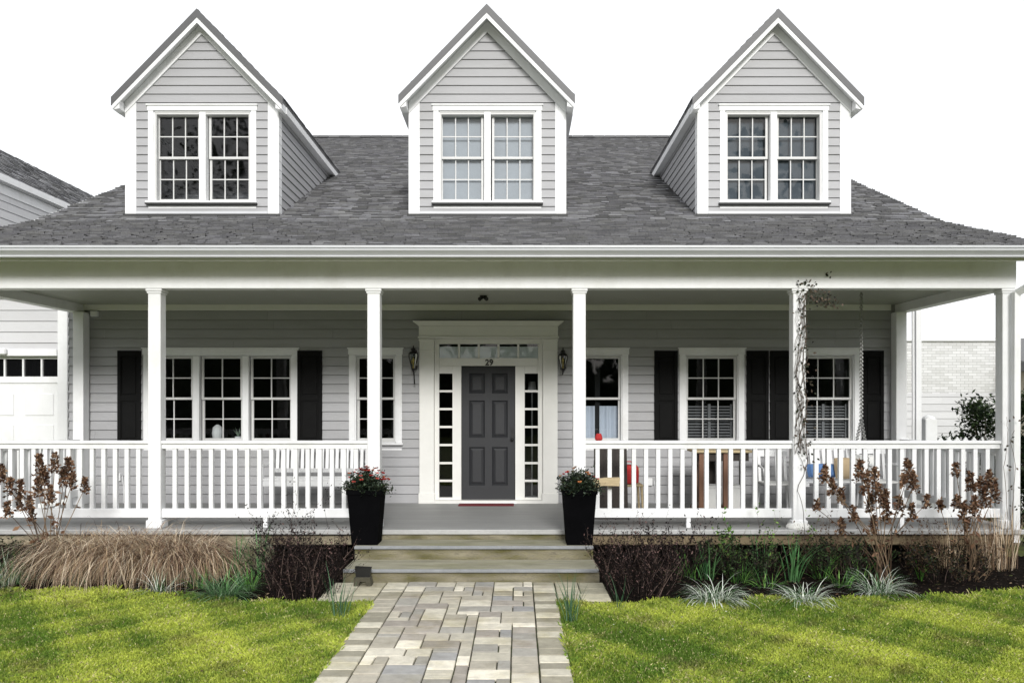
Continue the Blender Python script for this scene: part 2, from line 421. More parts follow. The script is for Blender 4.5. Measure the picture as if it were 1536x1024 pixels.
# door surround
def door_set():
    Y = WY
    f = MB()
    zt = z_of(508); xL0, xL1, xR0, xR1 = x_of(630), x_of(652), x_of(814), x_of(836)
    for (a, b) in ((xL0, xL1), (xR0, xR1)):
        f.cbox(a, b, Y-.10, Y+.06, .43, zt, .006); f.cbox(a-.012, b+.012, Y-.115, Y+.06, .43, .43+.16, .006)
        f.cbox(a-.010, b+.010, Y-.112, Y+.06, zt-.04, zt-.012, .004)
        f.cbox(a-.006, b+.006, Y-.106, Y+.06, zt-.20, zt-.185, .003)
    # entablature: frieze board and flared crown
    f.cbox(xL0-.02, xR1+.02, Y-.125, Y+.06, zt+.001, zt+.03, .004)
    f.cbox(xL0-.005, xR1+.005, Y-.11, Y+.06, zt+.031, zt+.19, .004)
    n = 5
    for i in range(n):
        e = .012*(i+1)*(1+.1*i); z = zt+.191+i*.014
        f.box(xL0-.005-e, xR1+.005+e, Y-.11-e, Y+.06, z, z+.0138)
    # infill panels round the door
    def bx(px0, px1, py0, py1, y0=-.035, y1=.06): f.box(x_of(px0), x_of(px1), Y+y0, Y+y1, z_of(py1), z_of(py0))
    bx(652.3, 813.7, 508.3, 516); bx(652.3, 659, 516.2, 749); bx(807, 813.7, 516.2, 749)
    bx(659.2, 806.8, 537, 548.6); bx(679, 692, 548.8, 749); bx(773, 787, 548.8, 749)
    bx(659.2, 678.8, 548.8, 560); bx(787.2, 806.8, 548.8, 560)
    ys = [560, 586.5, 613.2, 640, 667, 694, 720.5, 745.5]
    for i in range(1, 7):
        for (a, b) in ((659.2, 678.8), (787.2, 806.8)): bx(a, b, ys[i]-1.6, ys[i]+1.6, -.026, .01)
    for (a, b) in ((659.2, 678.8), (787.2, 806.8)): bx(a, b, 745.5, 749)
    for i in range(1, 5):
        x = 659+148*i/5; bx(x-1.6, x+1.6, 516.2, 536.8, -.026, .01)
    f.box(xL1+.002, xR0-.002, Y-.13, Y+.06, .434, z_of(749.2)); 
    fo = f.build('door_surround', WHITE2, house)
    t = MB(); t.face(((x_of(659),Y,z_of(537)),(x_of(807),Y,z_of(537)),(x_of(807),Y,z_of(516)),(x_of(659),Y,z_of(516)))); t.build('transom', GLASS, fo)
    for a, b in ((659,679),(787,807)):
        t = MB(); t.face(((x_of(a),Y,z_of(746)),(x_of(b),Y,z_of(746)),(x_of(b),Y,z_of(560)),(x_of(a),Y,z_of(560)))); t.build('sidelight', GLASS, fo)
    # door leaf
    d = MB(); x0, x1, z0, z1 = x_of(692.3), x_of(772.7), .455, z_of(548.8); yd = Y+.035; W = x1-x0; H = z1-z0
    sx = [x0, x0+.115, x0+W/2-.055, x0+W/2+.055, x1-.115, x1]
    rz = [z0, z0+.24, z0+.24+.60, z0+.24+.60+.145, z0+.24+.6+.145+.58, z0+.24+.6+.145+.58+.11, z1-.11, z1]
    for i in (0, 2, 4): d.box(sx[i], sx[i+1], yd, yd+.04, z0, z1)
    for i in (1, 3):
        for j in (0, 2, 4, 6): d.box(sx[i], sx[i+1], yd+.0004, yd+.04, rz[j], rz[j+1])
        for j in (1, 3, 5):
            a, b, c, e = sx[i], sx[i+1], rz[j], rz[j+1]
            d.box(a, b, yd+.03, yd+.038, c, e)
            # moulding slope
            q = .022
            for P in (((a,yd,c),(b,yd,c),(b-q,yd+.022,c+q),(a+q,yd+.022,c+q)), ((a,yd,e),(b,yd,e),(b-q,yd+.022,e-q),(a+q,yd+.022,e-q)),
                      ((a,yd,c),(a,yd,e),(a+q,yd+.022,e-q),(a+q,yd+.022,c+q)), ((b,yd,c),(b,yd,e),(b-q,yd+.022,e-q),(b-q,yd+.022,c+q))): d.face(P)
            a, b, c, e = a+.022, b-.022, c+.022, e-.022; q = .035
            d.face(((a+q,yd+.005,c+q),(b-q,yd+.005,c+q),(b-q,yd+.005,e-q),(a+q,yd+.005,e-q)))
            for P in (((a,yd+.022,c),(b,yd+.022,c),(b-q,yd+.005,c+q),(a+q,yd+.005,c+q)), ((a,yd+.022,e),(b,yd+.022,e),(b-q,yd+.005,e-q),(a+q,yd+.005,e-q)),
                      ((a,yd+.022,c),(a,yd+.022,e),(a+q,yd+.005,e-q),(a+q,yd+.005,c+q)), ((b,yd+.022,c),(b,yd+.022,e),(b-q,yd+.005,e-q),(b-q,yd+.005,c+q))): d.face(P)
    do = d.build('front_door', DOOR, house)
    h = MB(); hx = x1-.045
    h.tube([(hx,yd,1.42),(hx,yd-.03,1.42)], .028, 12); h.box(hx-.027, hx+.027, yd-.006, yd-.0005, 1.37, 1.60); h.tube([(hx,yd,1.56),(hx,yd-.02,1.56)], .022, 12)
    h.lathe(hx, yd-.05, [(.012,1.40),(.024,1.41),(.024,1.43),(.012,1.44)], 10)
    h.build('handle', METAL, do)
    # threshold
    th = MB(); th.box(x_of(690), x_of(775), Y-.16, Y+.03, .4345, .452); th.build('threshold', WHITE, house)
    # pale blind inside the transom, hall behind sidelights
    c = MB(); c.face(((x_of(657),Y+.02,z_of(538)),(x_of(809),Y+.02,z_of(538)),(x_of(809),Y+.02,z_of(519.5)),(x_of(657),Y+.02,z_of(519.5)))); c.build('transom_blind', mat('pale_transom_blind', (.84,.88,.92), .9, .08, 6), house)
door_set()

def text_mesh(txt, size, mt, loc, parent, name, ext=.004, shear=0):
    cu = bpy.data.curves.new('t', 'FONT'); cu.body = txt; cu.size = size; cu.extrude = ext; cu.align_x = 'CENTER'; cu.shear = shear
    cu.offset = .004
    to = bpy.data.objects.new('t', cu); C.objects.link(to)
    bpy.context.view_layer.update()
    dg = bpy.context.evaluated_depsgraph_get(); me = bpy.data.meshes.new_from_object(to.evaluated_get(dg))
    me.transform(Matrix.Translation(loc) @ Matrix.Rotation(R(90), 4, 'X'))
    off = Vector((0,0,0)); q = parent
    while q is not None: off += q.location; q = q.parent
    me.transform(Matrix.Translation(-off)); me.materials.clear(); me.materials.append(mt)
    bpy.data.objects.remove(to)
    o = bpy.data.objects.new(name, me); C.objects.link(o); o.parent = parent; return o
text_mesh('29', .125, METAL, Vector((x_of(734), WY-.042, z_of(547.6))), house, 'house_number')

# ceiling, trim along the wall top, beams, soffit
CZ = EYE+1.59
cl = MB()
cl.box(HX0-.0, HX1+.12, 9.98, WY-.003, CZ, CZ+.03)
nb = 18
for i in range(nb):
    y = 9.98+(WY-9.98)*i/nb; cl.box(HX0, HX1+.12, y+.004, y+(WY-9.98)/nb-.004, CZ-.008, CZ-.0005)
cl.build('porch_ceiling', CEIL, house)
tr = MB(); tr.cbox(HX0+.2, HX1-.2, WY-.05, WY+.01, z_of(466), z_of(457), .005); tr.box(HX0+.2, HX1-.2, WY-.035, WY-.0, z_of(457), CZ-.009)
tr.build('wall_top_trim', WHITE2, house)
BX0, BX1 = -7.02, 6.10
BB = EYE+1.45; BT = 3.735
bm_ = MB(); bm_.cbox(BX0, BX1, 9.80, 9.98, BB, BT, .005)
bm_.build('porch_beam', WHITE, house)
for (a, b) in ((BX1-.17, BX1-.01), (BX0+.01, BX0+.17)):
    x2 = -0.18 if a > 0 else .22
    s = MB(); k = len(s.v)
    # side beams run straight back to the corner pilasters
    s.v += []
    a2, b2 = a+x2*.5, b+x2*.5
    s.prism([(a,9.981),(b,9.981),(b2,WY-.022),(a2,WY-.022)], 'z', BB+.002, 3.70)
    s.build('side_beam', WHITE, house)
so_ = MB(); so_.box(HX0-.2, HX1+.36, 9.40, 9.795, BT+.004, BT+.02); so_.build('soffit', WHITE2, house)

# gutter (K profile) and downspout
RX0, RX1 = -7.25, 6.32
gp = [(9.42,3.665),(9.345,3.665),(9.335,3.672),(9.335,3.682),(9.345,3.688),(9.315,3.715),(9.29,3.735),(9.285,3.752),(9.298,3.757),(9.298,3.765),(9.278,3.77),(9.278,3.792),(9.292,3.794),(9.30,3.78),(9.415,3.78),(9.42,3.80)]
g = MB(); g.prism(gp, 'x', RX0-.02, RX1+.02); go = g.build('gutter', GUT, house)
fa = MB(); fa.box(RX0+.03, RX1-.03, 9.4205, 9.455, 3.64, 3.80); fa.build('fascia_board', WHITE2, house)
ds = MB(); dx = PX(1517, 9.7)
def rect_pipe(mb, pts, w_, d_):
    for a, b in zip(pts[:-1], pts[1:]):
        a = Vector(a); b = Vector(b); q = (b-a).normalized(); sx = Vector((0,1,0)).cross(q)
        if sx.length < .1: sx = Vector((1,0,0))
        sx.normalize(); sy = q.cross(sx)
        a = a-q*.01; b = b+q*.01
        v = [p+sx*i*w_/2+sy*j*d_/2 for p in (a, b) for (i, j) in ((-1,-1),(1,-1),(1,1),(-1,1))]
        n = len(mb.v); mb.v += [tuple(p) for p in v]
        for f in ((0,1,2,3),(7,6,5,4),(0,4,5,1),(1,5,6,2),(2,6,7,3),(3,7,4,0)): mb.f.append(tuple(n+i for i in f)); mb.m.append(0); mb.c.append(None)
xq = 6.23
rect_pipe(ds, [(xq+.03,9.37,3.68),(xq+.03,9.40,3.50),(6.06,9.74,3.30),(6.06,9.76,.28)], .075, .06)
ds.build('downspout', WHITE, house)
ds2 = MB(); rect_pipe(ds2, [(PX(1377,12.9),12.9,4.6),(PX(1377,12.9),12.9,.1)], .085, .06); ds2.tube([(PX(1369,12.9),12.9,4.4),(PX(1369,12.9)+.01,12.9,2),(PX(1369,12.9),12.9,.1)], .022, 8)
ds2.build('downspout', WHITE, house)

# columns
def column(cx, cy, w_=.155, lab=None, base=True, cap=True):
    b = MB(); h = w_/2; z0 = .43
    b.cbox(cx-h, cx+h, cy-h, cy+h, z0, BB-.002, .006)
    if cap:
        b.cbox(cx-h-.022, cx+h+.022, cy-h-.022, cy+h+.022, BB-.032, BB-.003, .005); b.cbox(cx-h-.012, cx+h+.012, cy-h-.012, cy+h+.012, BB-.058, BB-.0325, .005)
    if base: b.cbox(cx-h-.02, cx+h+.02, cy-h-.02, cy+h+.02, z0, z0+.10, .008); 
    o = b.build('column', WHITE, house)
    if lab: o['label'] = lab
    return o
CY = 9.90
cols_px = [235.5, 562, 868.5, 1196]
colX = [PX(p, CY) for p in cols_px]
colX = [BX0+.09] + colX + [6.02]
for i, x in enumerate(colX): column(x, CY)
for x in (5.84, -6.72):
    b = MB(); b.cbox(x-.08, x+.08, 12.2, 12.36, .43, BB, .005); b.cbox(x-.06, x+.10 if x > 0 else x+.06, 12.362, WY-.02, .43, BB, .004) ; b.build('wall_pilaster', WHITE, house)
# concrete plinth under column beside the vine
pl = MB(); x = colX[4]; pl.lathe(x, CY-.03, [(.15,.431),(.15,.45),(.13,.475),(.10,.50)], 14); pl.build('column_plinth', WHITE2, house)

# railings
def railing(p, q, n=None, foot=True, drop=0):
    """p,q: ends (x,y) at the centre line"""
    p = Vector((*p, 0)); q = Vector((*q, 0)); L = (q-p).length; d = (q-p)/L; sd = Vector((-d.y, d.x, 0))
    def bar(u0, u1, hw, z0, z1, mb):
        c = [p+d*u0-sd*hw, p+d*u1-sd*hw, p+d*u1+sd*hw, p+d*u0+sd*hw]
        k = .004; ci = [p+d*u0-sd*(hw-k), p+d*u1-sd*(hw-k), p+d*u1+sd*(hw-k), p+d*u0+sd*(hw-k)]
        rings = [(ci, z0), (c, z0+k), (c, z1-k), (ci, z1)]
        n = len(mb.v)
        for r, z in rings: mb.v += [(v.x, v.y, z) for v in r]
        for a in range(3):
            for i in range(4):
                j = (i+1) % 4; mb.f.append((n+a*4+i, n+a*4+j, n+a*4+4+j, n+a*4+4+i)); mb.m.append(0); mb.c.append(None)
        mb.f.append((n+3,n+2,n+1,n)); mb.f.append((n+12,n+13,n+14,n+15)); mb.m += [0,0]; mb.c += [None,None]
    t = MB()
    zt = PZ(660.5, CY)-drop
    bar(-.0, L, .055, zt-.036, zt, t); bar(0, L, .032, zt-.10, zt-.0365, t)
    mid = (p+q)/2
    o = bpy.data.objects.new('railing', None); C.objects.link(o); o.parent = house; o.location = Vector((mid.x, mid.y, .43)) - house.location
    t.build('top_rail', WHITE, o)
    b = MB(); z1 = PZ(762, CY); z0 = PZ(775.5, CY); bar(0, L, .032, z0, z1, b)
    if foot:
        bar(L/2-.025, L/2+.025, .025, .43, z0-.0005, b)
    b.build('bottom_rail', WHITE, o)
    n = n or max(2, int(round(L/.148))-1)
    for i in range(n):
        u = L*(i+1)/(n+1); s = MB(); s_ = .025; bar(u-s_, u+s_, s_, z1, zt-.1005, s); s.build('baluster', WHITE, o)
h = .078
railing((colX[0]+h, CY), (colX[1]-h, CY)); railing((colX[1]+h, CY), (colX[2]-h, CY))
railing((colX[3]+h, CY), (colX[4]-h, CY)); railing((colX[4]+h, CY), (colX[5]-h, CY))
railing((5.99, CY+h), (5.86, 12.2), foot=False, drop=.075); railing((BX0+.09, CY+h), (-6.74, 12.2), foot=False, drop=.075)

# porch floor, nosing, skirt
dk = MB(); nb = 19; y0 = 9.74
for i in range(nb):
    a = y0+(WY-.0-y0)*i/nb; dk.box(HX0-.02, HX1+.16, a+.0015, a+(WY-y0)/nb-.0015, .40, .43, 0, jit(.06))
dk.box(HX0-.02, HX1+.16, y0, WY-.01, .36, .399, 0, .5)
dk.build('porch_floor', DECK, house)
ns = MB(); ns.cbox(HX0-.05, HX1+.19, 9.70, 9.7395, .372, .431, .008); ns.build('floor_nosing', NOSE2, house)
sk = MB()
sk.cbox(HX0, -1.935, 9.77, 9.93, .235, .371, .01); sk.build('porch_skirt', SKIRT, house)
sk = MB(); sk.cbox(.895, HX1+.14, 9.77, 9.93, .235, .371, .01); sk.build('porch_skirt', WOODB, house)
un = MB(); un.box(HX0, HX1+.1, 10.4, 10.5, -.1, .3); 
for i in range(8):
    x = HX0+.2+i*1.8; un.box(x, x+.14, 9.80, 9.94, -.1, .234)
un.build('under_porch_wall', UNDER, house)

# steps
SX0, SX1 = -1.925, .885
st = MB()
z1, z2 = EYE-1.61, EYE-1.77
st.cbox(SX0+.01, SX1-.01, 9.73, 9.86, z1-.1, .371, .006)
st.cbox(SX0+.02, SX1-.02, 9.285, 9.75, z2-.05, z1-.035, .01)
st.cbox(SX0+.0, SX1-.0, 8.75, 9.60, -.05, z2-.035, .01)
sto = st.build('steps', STONE, house)
for (ya, yb, z, e) in ((9.25, 9.729, z1, 0), (8.715, 9.284, z2, .01)):
    t = MB(); t.cbox(SX0+.02-e, SX1-.02+e, ya+.03, yb, z-.034, z, .004); t.build('tread', TREAD, sto)
    t = MB(); t.cbox(SX0+.02-e, SX1-.02+e, ya, ya+.0295, z-.036, z+.001, .006); t.build('nosing', NOSE, sto)

# ---------------- roofs
def shingles(mb, O, U, V, width, length, exp=.105, lap=.018, seed=1, tones=(.72,1.2)):
    rd = random.Random(seed); O = Vector(O); U = Vector(U).normalized(); V = Vector(V).normalized(); Nn = U.cross(V).normalized()
    if Nn.z < 0: Nn = -Nn
    n = int(math.ceil(length/exp))
    for i in range(n):
        v0 = i*exp; v1 = min((i+1)*exp+.01, length); u = -rd.uniform(0, .25)
        while u < width:
            wd = rd.uniform(.09, .26); a = max(u, 0); b = min(u+wd-.004, width); u += wd
            if b <= a: continue
            h = lap*rd.choice((.5, .7, 1.0, 1.3)); j = rd.uniform(-.008, .008)
            c = rd.uniform(*tones); c = (c, c, c*rd.uniform(.98, 1.05))
            p0 = O+U*a+V*(v0+j)+Nn*(h+.004); p1 = O+U*b+V*(v0+j)+Nn*(h+.004+rd.uniform(-.002,.002)); p2 = O+U*b+V*v1+Nn*.002; p3 = O+U*a+V*v1+Nn*.002
            mb.face((p0, p1, p2, p3), 0, c)
            q0 = O+U*a+V*(v0+j)-Nn*.004; q1 = O+U*b+V*(v0+j)-Nn*.004
            mb.face((q0, q1, p1, p0), 0, tuple(x*.6 for x in c))
rf = MB()
EY, EZ = 9.37, 3.80
W = RX1-RX0
v1 = Vector((0, RY0-EY, RZ0-EZ)); shingles(rf, (RX0, EY, EZ), (1,0,0), v1, W, v1.length, seed=3)
v2 = Vector((0, RIDY-RY0, RIDZ-RZ0)); shingles(rf, (RX0, RY0, RZ0), (1,0,0), v2, W, v2.length, seed=4)
th = .09
rf.prism([(EY+.01, EZ-.004), (RY0, RZ0-.004), (RIDY, RIDZ-.004), (2*RIDY-RY0+2, RZ0-.95), (2*RIDY-RY0+2, RZ0-1.05), (RIDY, RIDZ-th-.02), (RY0+.05, RZ0-th), (EY+.08, EZ-.05)], 'x', RX0, RX1, 0, .8)
# ridge caps
x = RX0
while x < RX1:
    rf.box(x, min(x+.27, RX1), RIDY-.12, RIDY+.12, RIDZ-.02, RIDZ+.03, 0, random.uniform(.5, .8)); x += .28
ro = rf.build('roof', ROOF, house)
rk = MB()
for (a, b) in ((RX0-.025, RX0-.001), (RX1+.001, RX1+.025)):
    rk.prism([(EY+.02, EZ-.02), (RY0, RZ0-.0), (RIDY, RIDZ-.0), (RIDY, RIDZ-.16), (RY0+.05, RZ0-.16), (EY+.08, EZ-.13)], 'x', a, b)
rk.build('rake_board', WHITE, house)

# ---------------- dormers
DY = 12.25
def dormer(cx, shade, lab, hw=1.18, ohf=.28):
    ze = EYE+4.66   # eave underside height at wall
    zb = 4.72
    zpk_w = ze + hw*1.03       # wall peak
    ohs = .11
    d = bpy.data.objects.new('dormer', None); C.objects.link(d); d.parent = house; d.location = Vector((cx, DY, zb)) - house.location
    d['label'] = lab
    X0, X1 = cx-.745, cx+.745
    zz0, zz1 = PZ(303, DY), PZ(167, DY)
    wl = MB()
    op = (X0, X1, zz0, zz1)
    siding(wl, lambda u,z,dd: (u, DY-dd, z), cx-hw, cx+hw, zb, zpk_w, [op], ex=.132, fl=lambda z: cx-(hw if z < ze else max(0, (zpk_w-z)/1.03)), fr=lambda z: cx+(hw if z < ze else max(0, (zpk_w-z)/1.03)))
    siding(wl, lambda u,z,dd: (cx+hw+dd, u, z), DY, DY+4.2, zb-.1, ze+.0, ex=.132); siding(wl, lambda u,z,dd: (cx-hw-dd, u, z), DY, DY+4.2, zb-.1, ze+.0, ex=.132)
    wl.build('dormer_wall', SIDE, d)
    for s in (-1, 1):
        cb = MB()
        a, b = sorted((cx+s*(hw+.025), cx+s*(hw-.145))); cb.cbox(a, b, DY-.03, DY+.02, zb-.0, ze+.03, .005)
        a, b = sorted((cx+s*(hw+.025), cx+s*(hw+.0))); cb.box(a, b, DY+.0205, DY+.13, zb-.05, ze-.01)
        cb.build('corner_board', WHITE, d)
    # flashing at the foot, near black to carry the shade line there too
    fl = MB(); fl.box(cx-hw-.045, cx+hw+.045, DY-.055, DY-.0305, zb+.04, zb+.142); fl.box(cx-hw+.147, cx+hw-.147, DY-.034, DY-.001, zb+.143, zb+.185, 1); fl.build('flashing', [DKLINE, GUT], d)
    # roof slabs with rake boards
    sl = 1.03; ex = hw+ohs; zeave = ze - ohs*sl + .04; zp = zeave + ex*sl
    Yf = DY-ohf; Yb = DY+6.9
    r = MB(); tn = .06; al = math.atan(sl); nz = tn/math.cos(al)
    for s in (-1, 1):
        pts = [(cx+s*ex, zeave), (cx, zp), (cx, zp+nz), (cx+s*(ex+.012), zeave+nz-.012)]
        r.prism(pts if s > 0 else pts[::-1], 'y', Yf, Yb, 0, .75)
        V = Vector((-s*1, 0, sl)); O = Vector((cx+s*(ex+.02), Yf-.01, zeave+nz-.022)); 
        shingles(r, O+Vector((0,0,.008)), (0,1,0), V, Yb-Yf, (ex+.02)/math.cos(al), seed=int(cx*10)+s+50, exp=.13, lap=.008)
        # metal-grey roof edge on the rake
    r.build('dormer_roof', ROOF, d)
    e = MB()
    for s in (-1, 1):
        zt = zp+nz+.012; ze2 = zeave+nz+.0
        pts = [(cx+s*(ex+.03), ze2-.02), (cx, zt), (cx, zt-nz-.045), (cx+s*(ex+.03), ze2-nz-.06)]
        e.prism(pts, 'y', Yf-.03, Yf-.011)
    e.build('drip_edge', ROOFEDGE, d)
    sfm = MB()
    for s in (-1, 1):
        a_ = [(cx+s*(ex+.0), zeave-.003), (cx, zp-.003), (cx, zp-.022), (cx+s*(ex+.0), zeave-.022)]
        sfm.prism(a_ if s > 0 else a_[::-1], 'y', Yf+.001, DY+.05)
    sfm.build('dormer_soffit', WHITE, d)
    t = MB()
    rb = .078/math.cos(al)
    for s in (-1, 1):
        pts = [(cx+s*(ex+.012), zeave-.002), (cx, zp-.001), (cx, zp-rb), (cx+s*(ex+.012), zeave-rb)]
        t.prism(pts, 'y', Yf-.022, Yf+.0)
        # frieze following the rake on the wall
        zi = zp-.03
        pts = [(cx+s*(hw+.02), zi-(hw+.02)*sl), (cx, zi), (cx, zi-.17), (cx+s*(hw+.02), zi-(hw+.02)*sl-.17)]
        t.prism(pts, 'y', DY-.045, DY-.012)
        # soffit return at eaves
        a, b = sorted((cx+s*(ex+.012), cx+s*(hw+.025)))
        t.prism([(cx+s*(ex+.012), zeave-rb), (cx+s*(hw+.026), zeave-rb+.02), (cx+s*(hw+.026), zeave+.04), (cx+s*(ex+.012), zeave)], 'y', Yf+.001, DY+.02)
        # side fascia along the eave
        a, b = sorted((cx+s*(ex-.0), cx+s*(ex+.02))); t.box(a, b, DY+.021, Yb-2.6, zeave-.10, zeave+.002)
        a, b = sorted((cx+s*(ex-.001), cx+s*(hw+.0))); t.box(a, b, DY+.021, Yb-2.6, zeave-.1, zeave-.085)
    t.build('rake_trim', WHITE, d)
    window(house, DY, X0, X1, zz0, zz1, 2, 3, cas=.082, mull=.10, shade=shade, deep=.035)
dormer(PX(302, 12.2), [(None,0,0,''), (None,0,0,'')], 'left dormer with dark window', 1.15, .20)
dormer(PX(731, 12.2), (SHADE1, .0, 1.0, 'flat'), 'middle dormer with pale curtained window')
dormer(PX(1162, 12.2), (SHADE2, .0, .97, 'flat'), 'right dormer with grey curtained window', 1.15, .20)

# small fittings fixed to the wall
def outlet(px, py): 
    o = MB(); x, z = x_of(px), z_of(py); o.cbox(x-.05, x+.05, WY-.06, WY-.0, z-.06, z+.06, .008); o.tube([(x+.08,WY-.04,z+.02),(x+.1,WY-.04,z-.2),(x+.09,WY-.04,z-.5)], .006, 5); o.build('wall_outlet', WHITE, house)
outlet(973, 722); outlet(178, 715)
o = MB(); o.cbox(x_of(139), x_of(149), WY-.08, WY-.0, z_of(475), z_of(467), .006); o.build('sensor_box', WHITE, house)

# ================================================================ GROUND
def sheet(name, mt, x0, x1, y0, y1, z, nx=1, ny=1, amp=0, seed=0):
    rd = random.Random(seed); b = MB()
    xs = [x0+(x1-x0)*i/nx for i in range(nx+1)]; ys = [y0+(y1-y0)*i/ny for i in range(ny+1)]
    Z = [[z+rd.uniform(-amp, amp) for _ in xs] for _ in ys]
    b.v = [(x, y, Z[j][i]) for j, y in enumerate(ys) for i, x in enumerate(xs)]
    for j in range(ny):
        for i in range(nx):
            b.f.append((j*(nx+1)+i, j*(nx+1)+i+1, (j+1)*(nx+1)+i+1, (j+1)*(nx+1)+i)); b.m.append(0); b.c.append(None)
    return tag(b.build(name, mt, smooth=amp > 0), kind='structure')
LAWN = mat('lawn_earth', (.11,.14,.025), .95, .4, 20, .5, 60, col2=(.05,.045,.015), c2scale=3)
sheet('ground', LAWN, -600, 600, -400, 900, -.03)
sheet('garden_bed', SOIL, -9.5, -1.93, 7.9, 10.4, -.012, 150, 50, .022, 2)
sheet('garden_bed', SOIL, .89, 9.5, 7.85, 10.4, -.012, 150, 50, .022, 3)
PXL, PXR = -1.43, .385
sheet('path', JOINT, PXL-.02, PXR+.02, -1, 8.72, -.006)
o = sheet('path_landing', JOINT, -2.02, .93, 7.88, 8.74, -.004)

# pavers, one mesh
pv = MB(); rd = random.Random(11)
cols = [(.62,.58,.48)]*4 + [(.38,.35,.285)]*5 + [(.31,.295,.26)]*4 + [(.29,.285,.275)]*1 + [(.46,.43,.35)]*3 + [(.32,.29,.25)]*3
def pave(x0, x1, y0, y1, c):
    g = rd.uniform(.004, .0065); k = rd.uniform(.85, 1.12); dz = rd.uniform(-.004, .003)
    pv.cbox(x0+g, x1-g, y0+g, y1-g, -.03, .014+dz, .005, 0, tuple(q*k*1.15 for q in c))
u = .104
X0i, X1i = PXL+.235, PXR-.235
nx = int(round((X1i-X0i)/u)); u = (X1i-X0i)/nx; ny = int((8.72+1)/u)
occ = [[0]*nx for _ in range(ny)]
for j in range(ny):
    for i in range(nx):
        if occ[j][i]: continue
        opts = [(2,2)]*7+[(3,2)]*5+[(2,3)]*1+[(2,1)]*1+[(1,2)]*2
        rd.shuffle(opts)
        for (a, b) in opts+[(1,1)]:
            if i+a <= nx and j+b <= ny and not any(occ[jj][ii] for jj in range(j, j+b) for ii in range(i, i+a)):
                if (nx-i-a) == 1 and a < 3 and rd.random() < .8 and i+a+1 <= nx and not any(occ[jj][i+a] for jj in range(j, j+b)): a += 1
                for jj in range(j, j+b):
                    for ii in range(i, i+a): occ[jj][ii] = 1
                pave(X0i+i*u, X0i+(i+a)*u, 8.72-(j+b)*u, 8.72-j*u, rd.choice(cols)); break
for (a, b) in ((PXL, X0i-.002), (X1i+.002, PXR)):
    y = 8.72; k = 0
    while y > -1:
        L = rd.choice((.15, .16, .18)); pave(a, b, y-L, y, [(.50,.47,.38), (.28,.26,.20), (.40,.37,.30)][rd.randint(0, 2) if rd.random() < .45 else k % 2]); y -= L; k += 1
for (a, b) in ((-2.0, PXL-.004), (PXR+.004, .92)):
    y = 8.71
    while y > 7.95:
        L = rd.uniform(.22, .34); n = 2; xs = [a, a+(b-a)*rd.uniform(.4, .6), b]
        for i in range(n): pave(xs[i], xs[i+1], max(y-L, 7.9), y, rd.choice([(.42,.39,.29), (.34,.32,.24), (.48,.45,.35)]))
        y -= L
tag(pv.build('paving', PAVER), kind='structure')

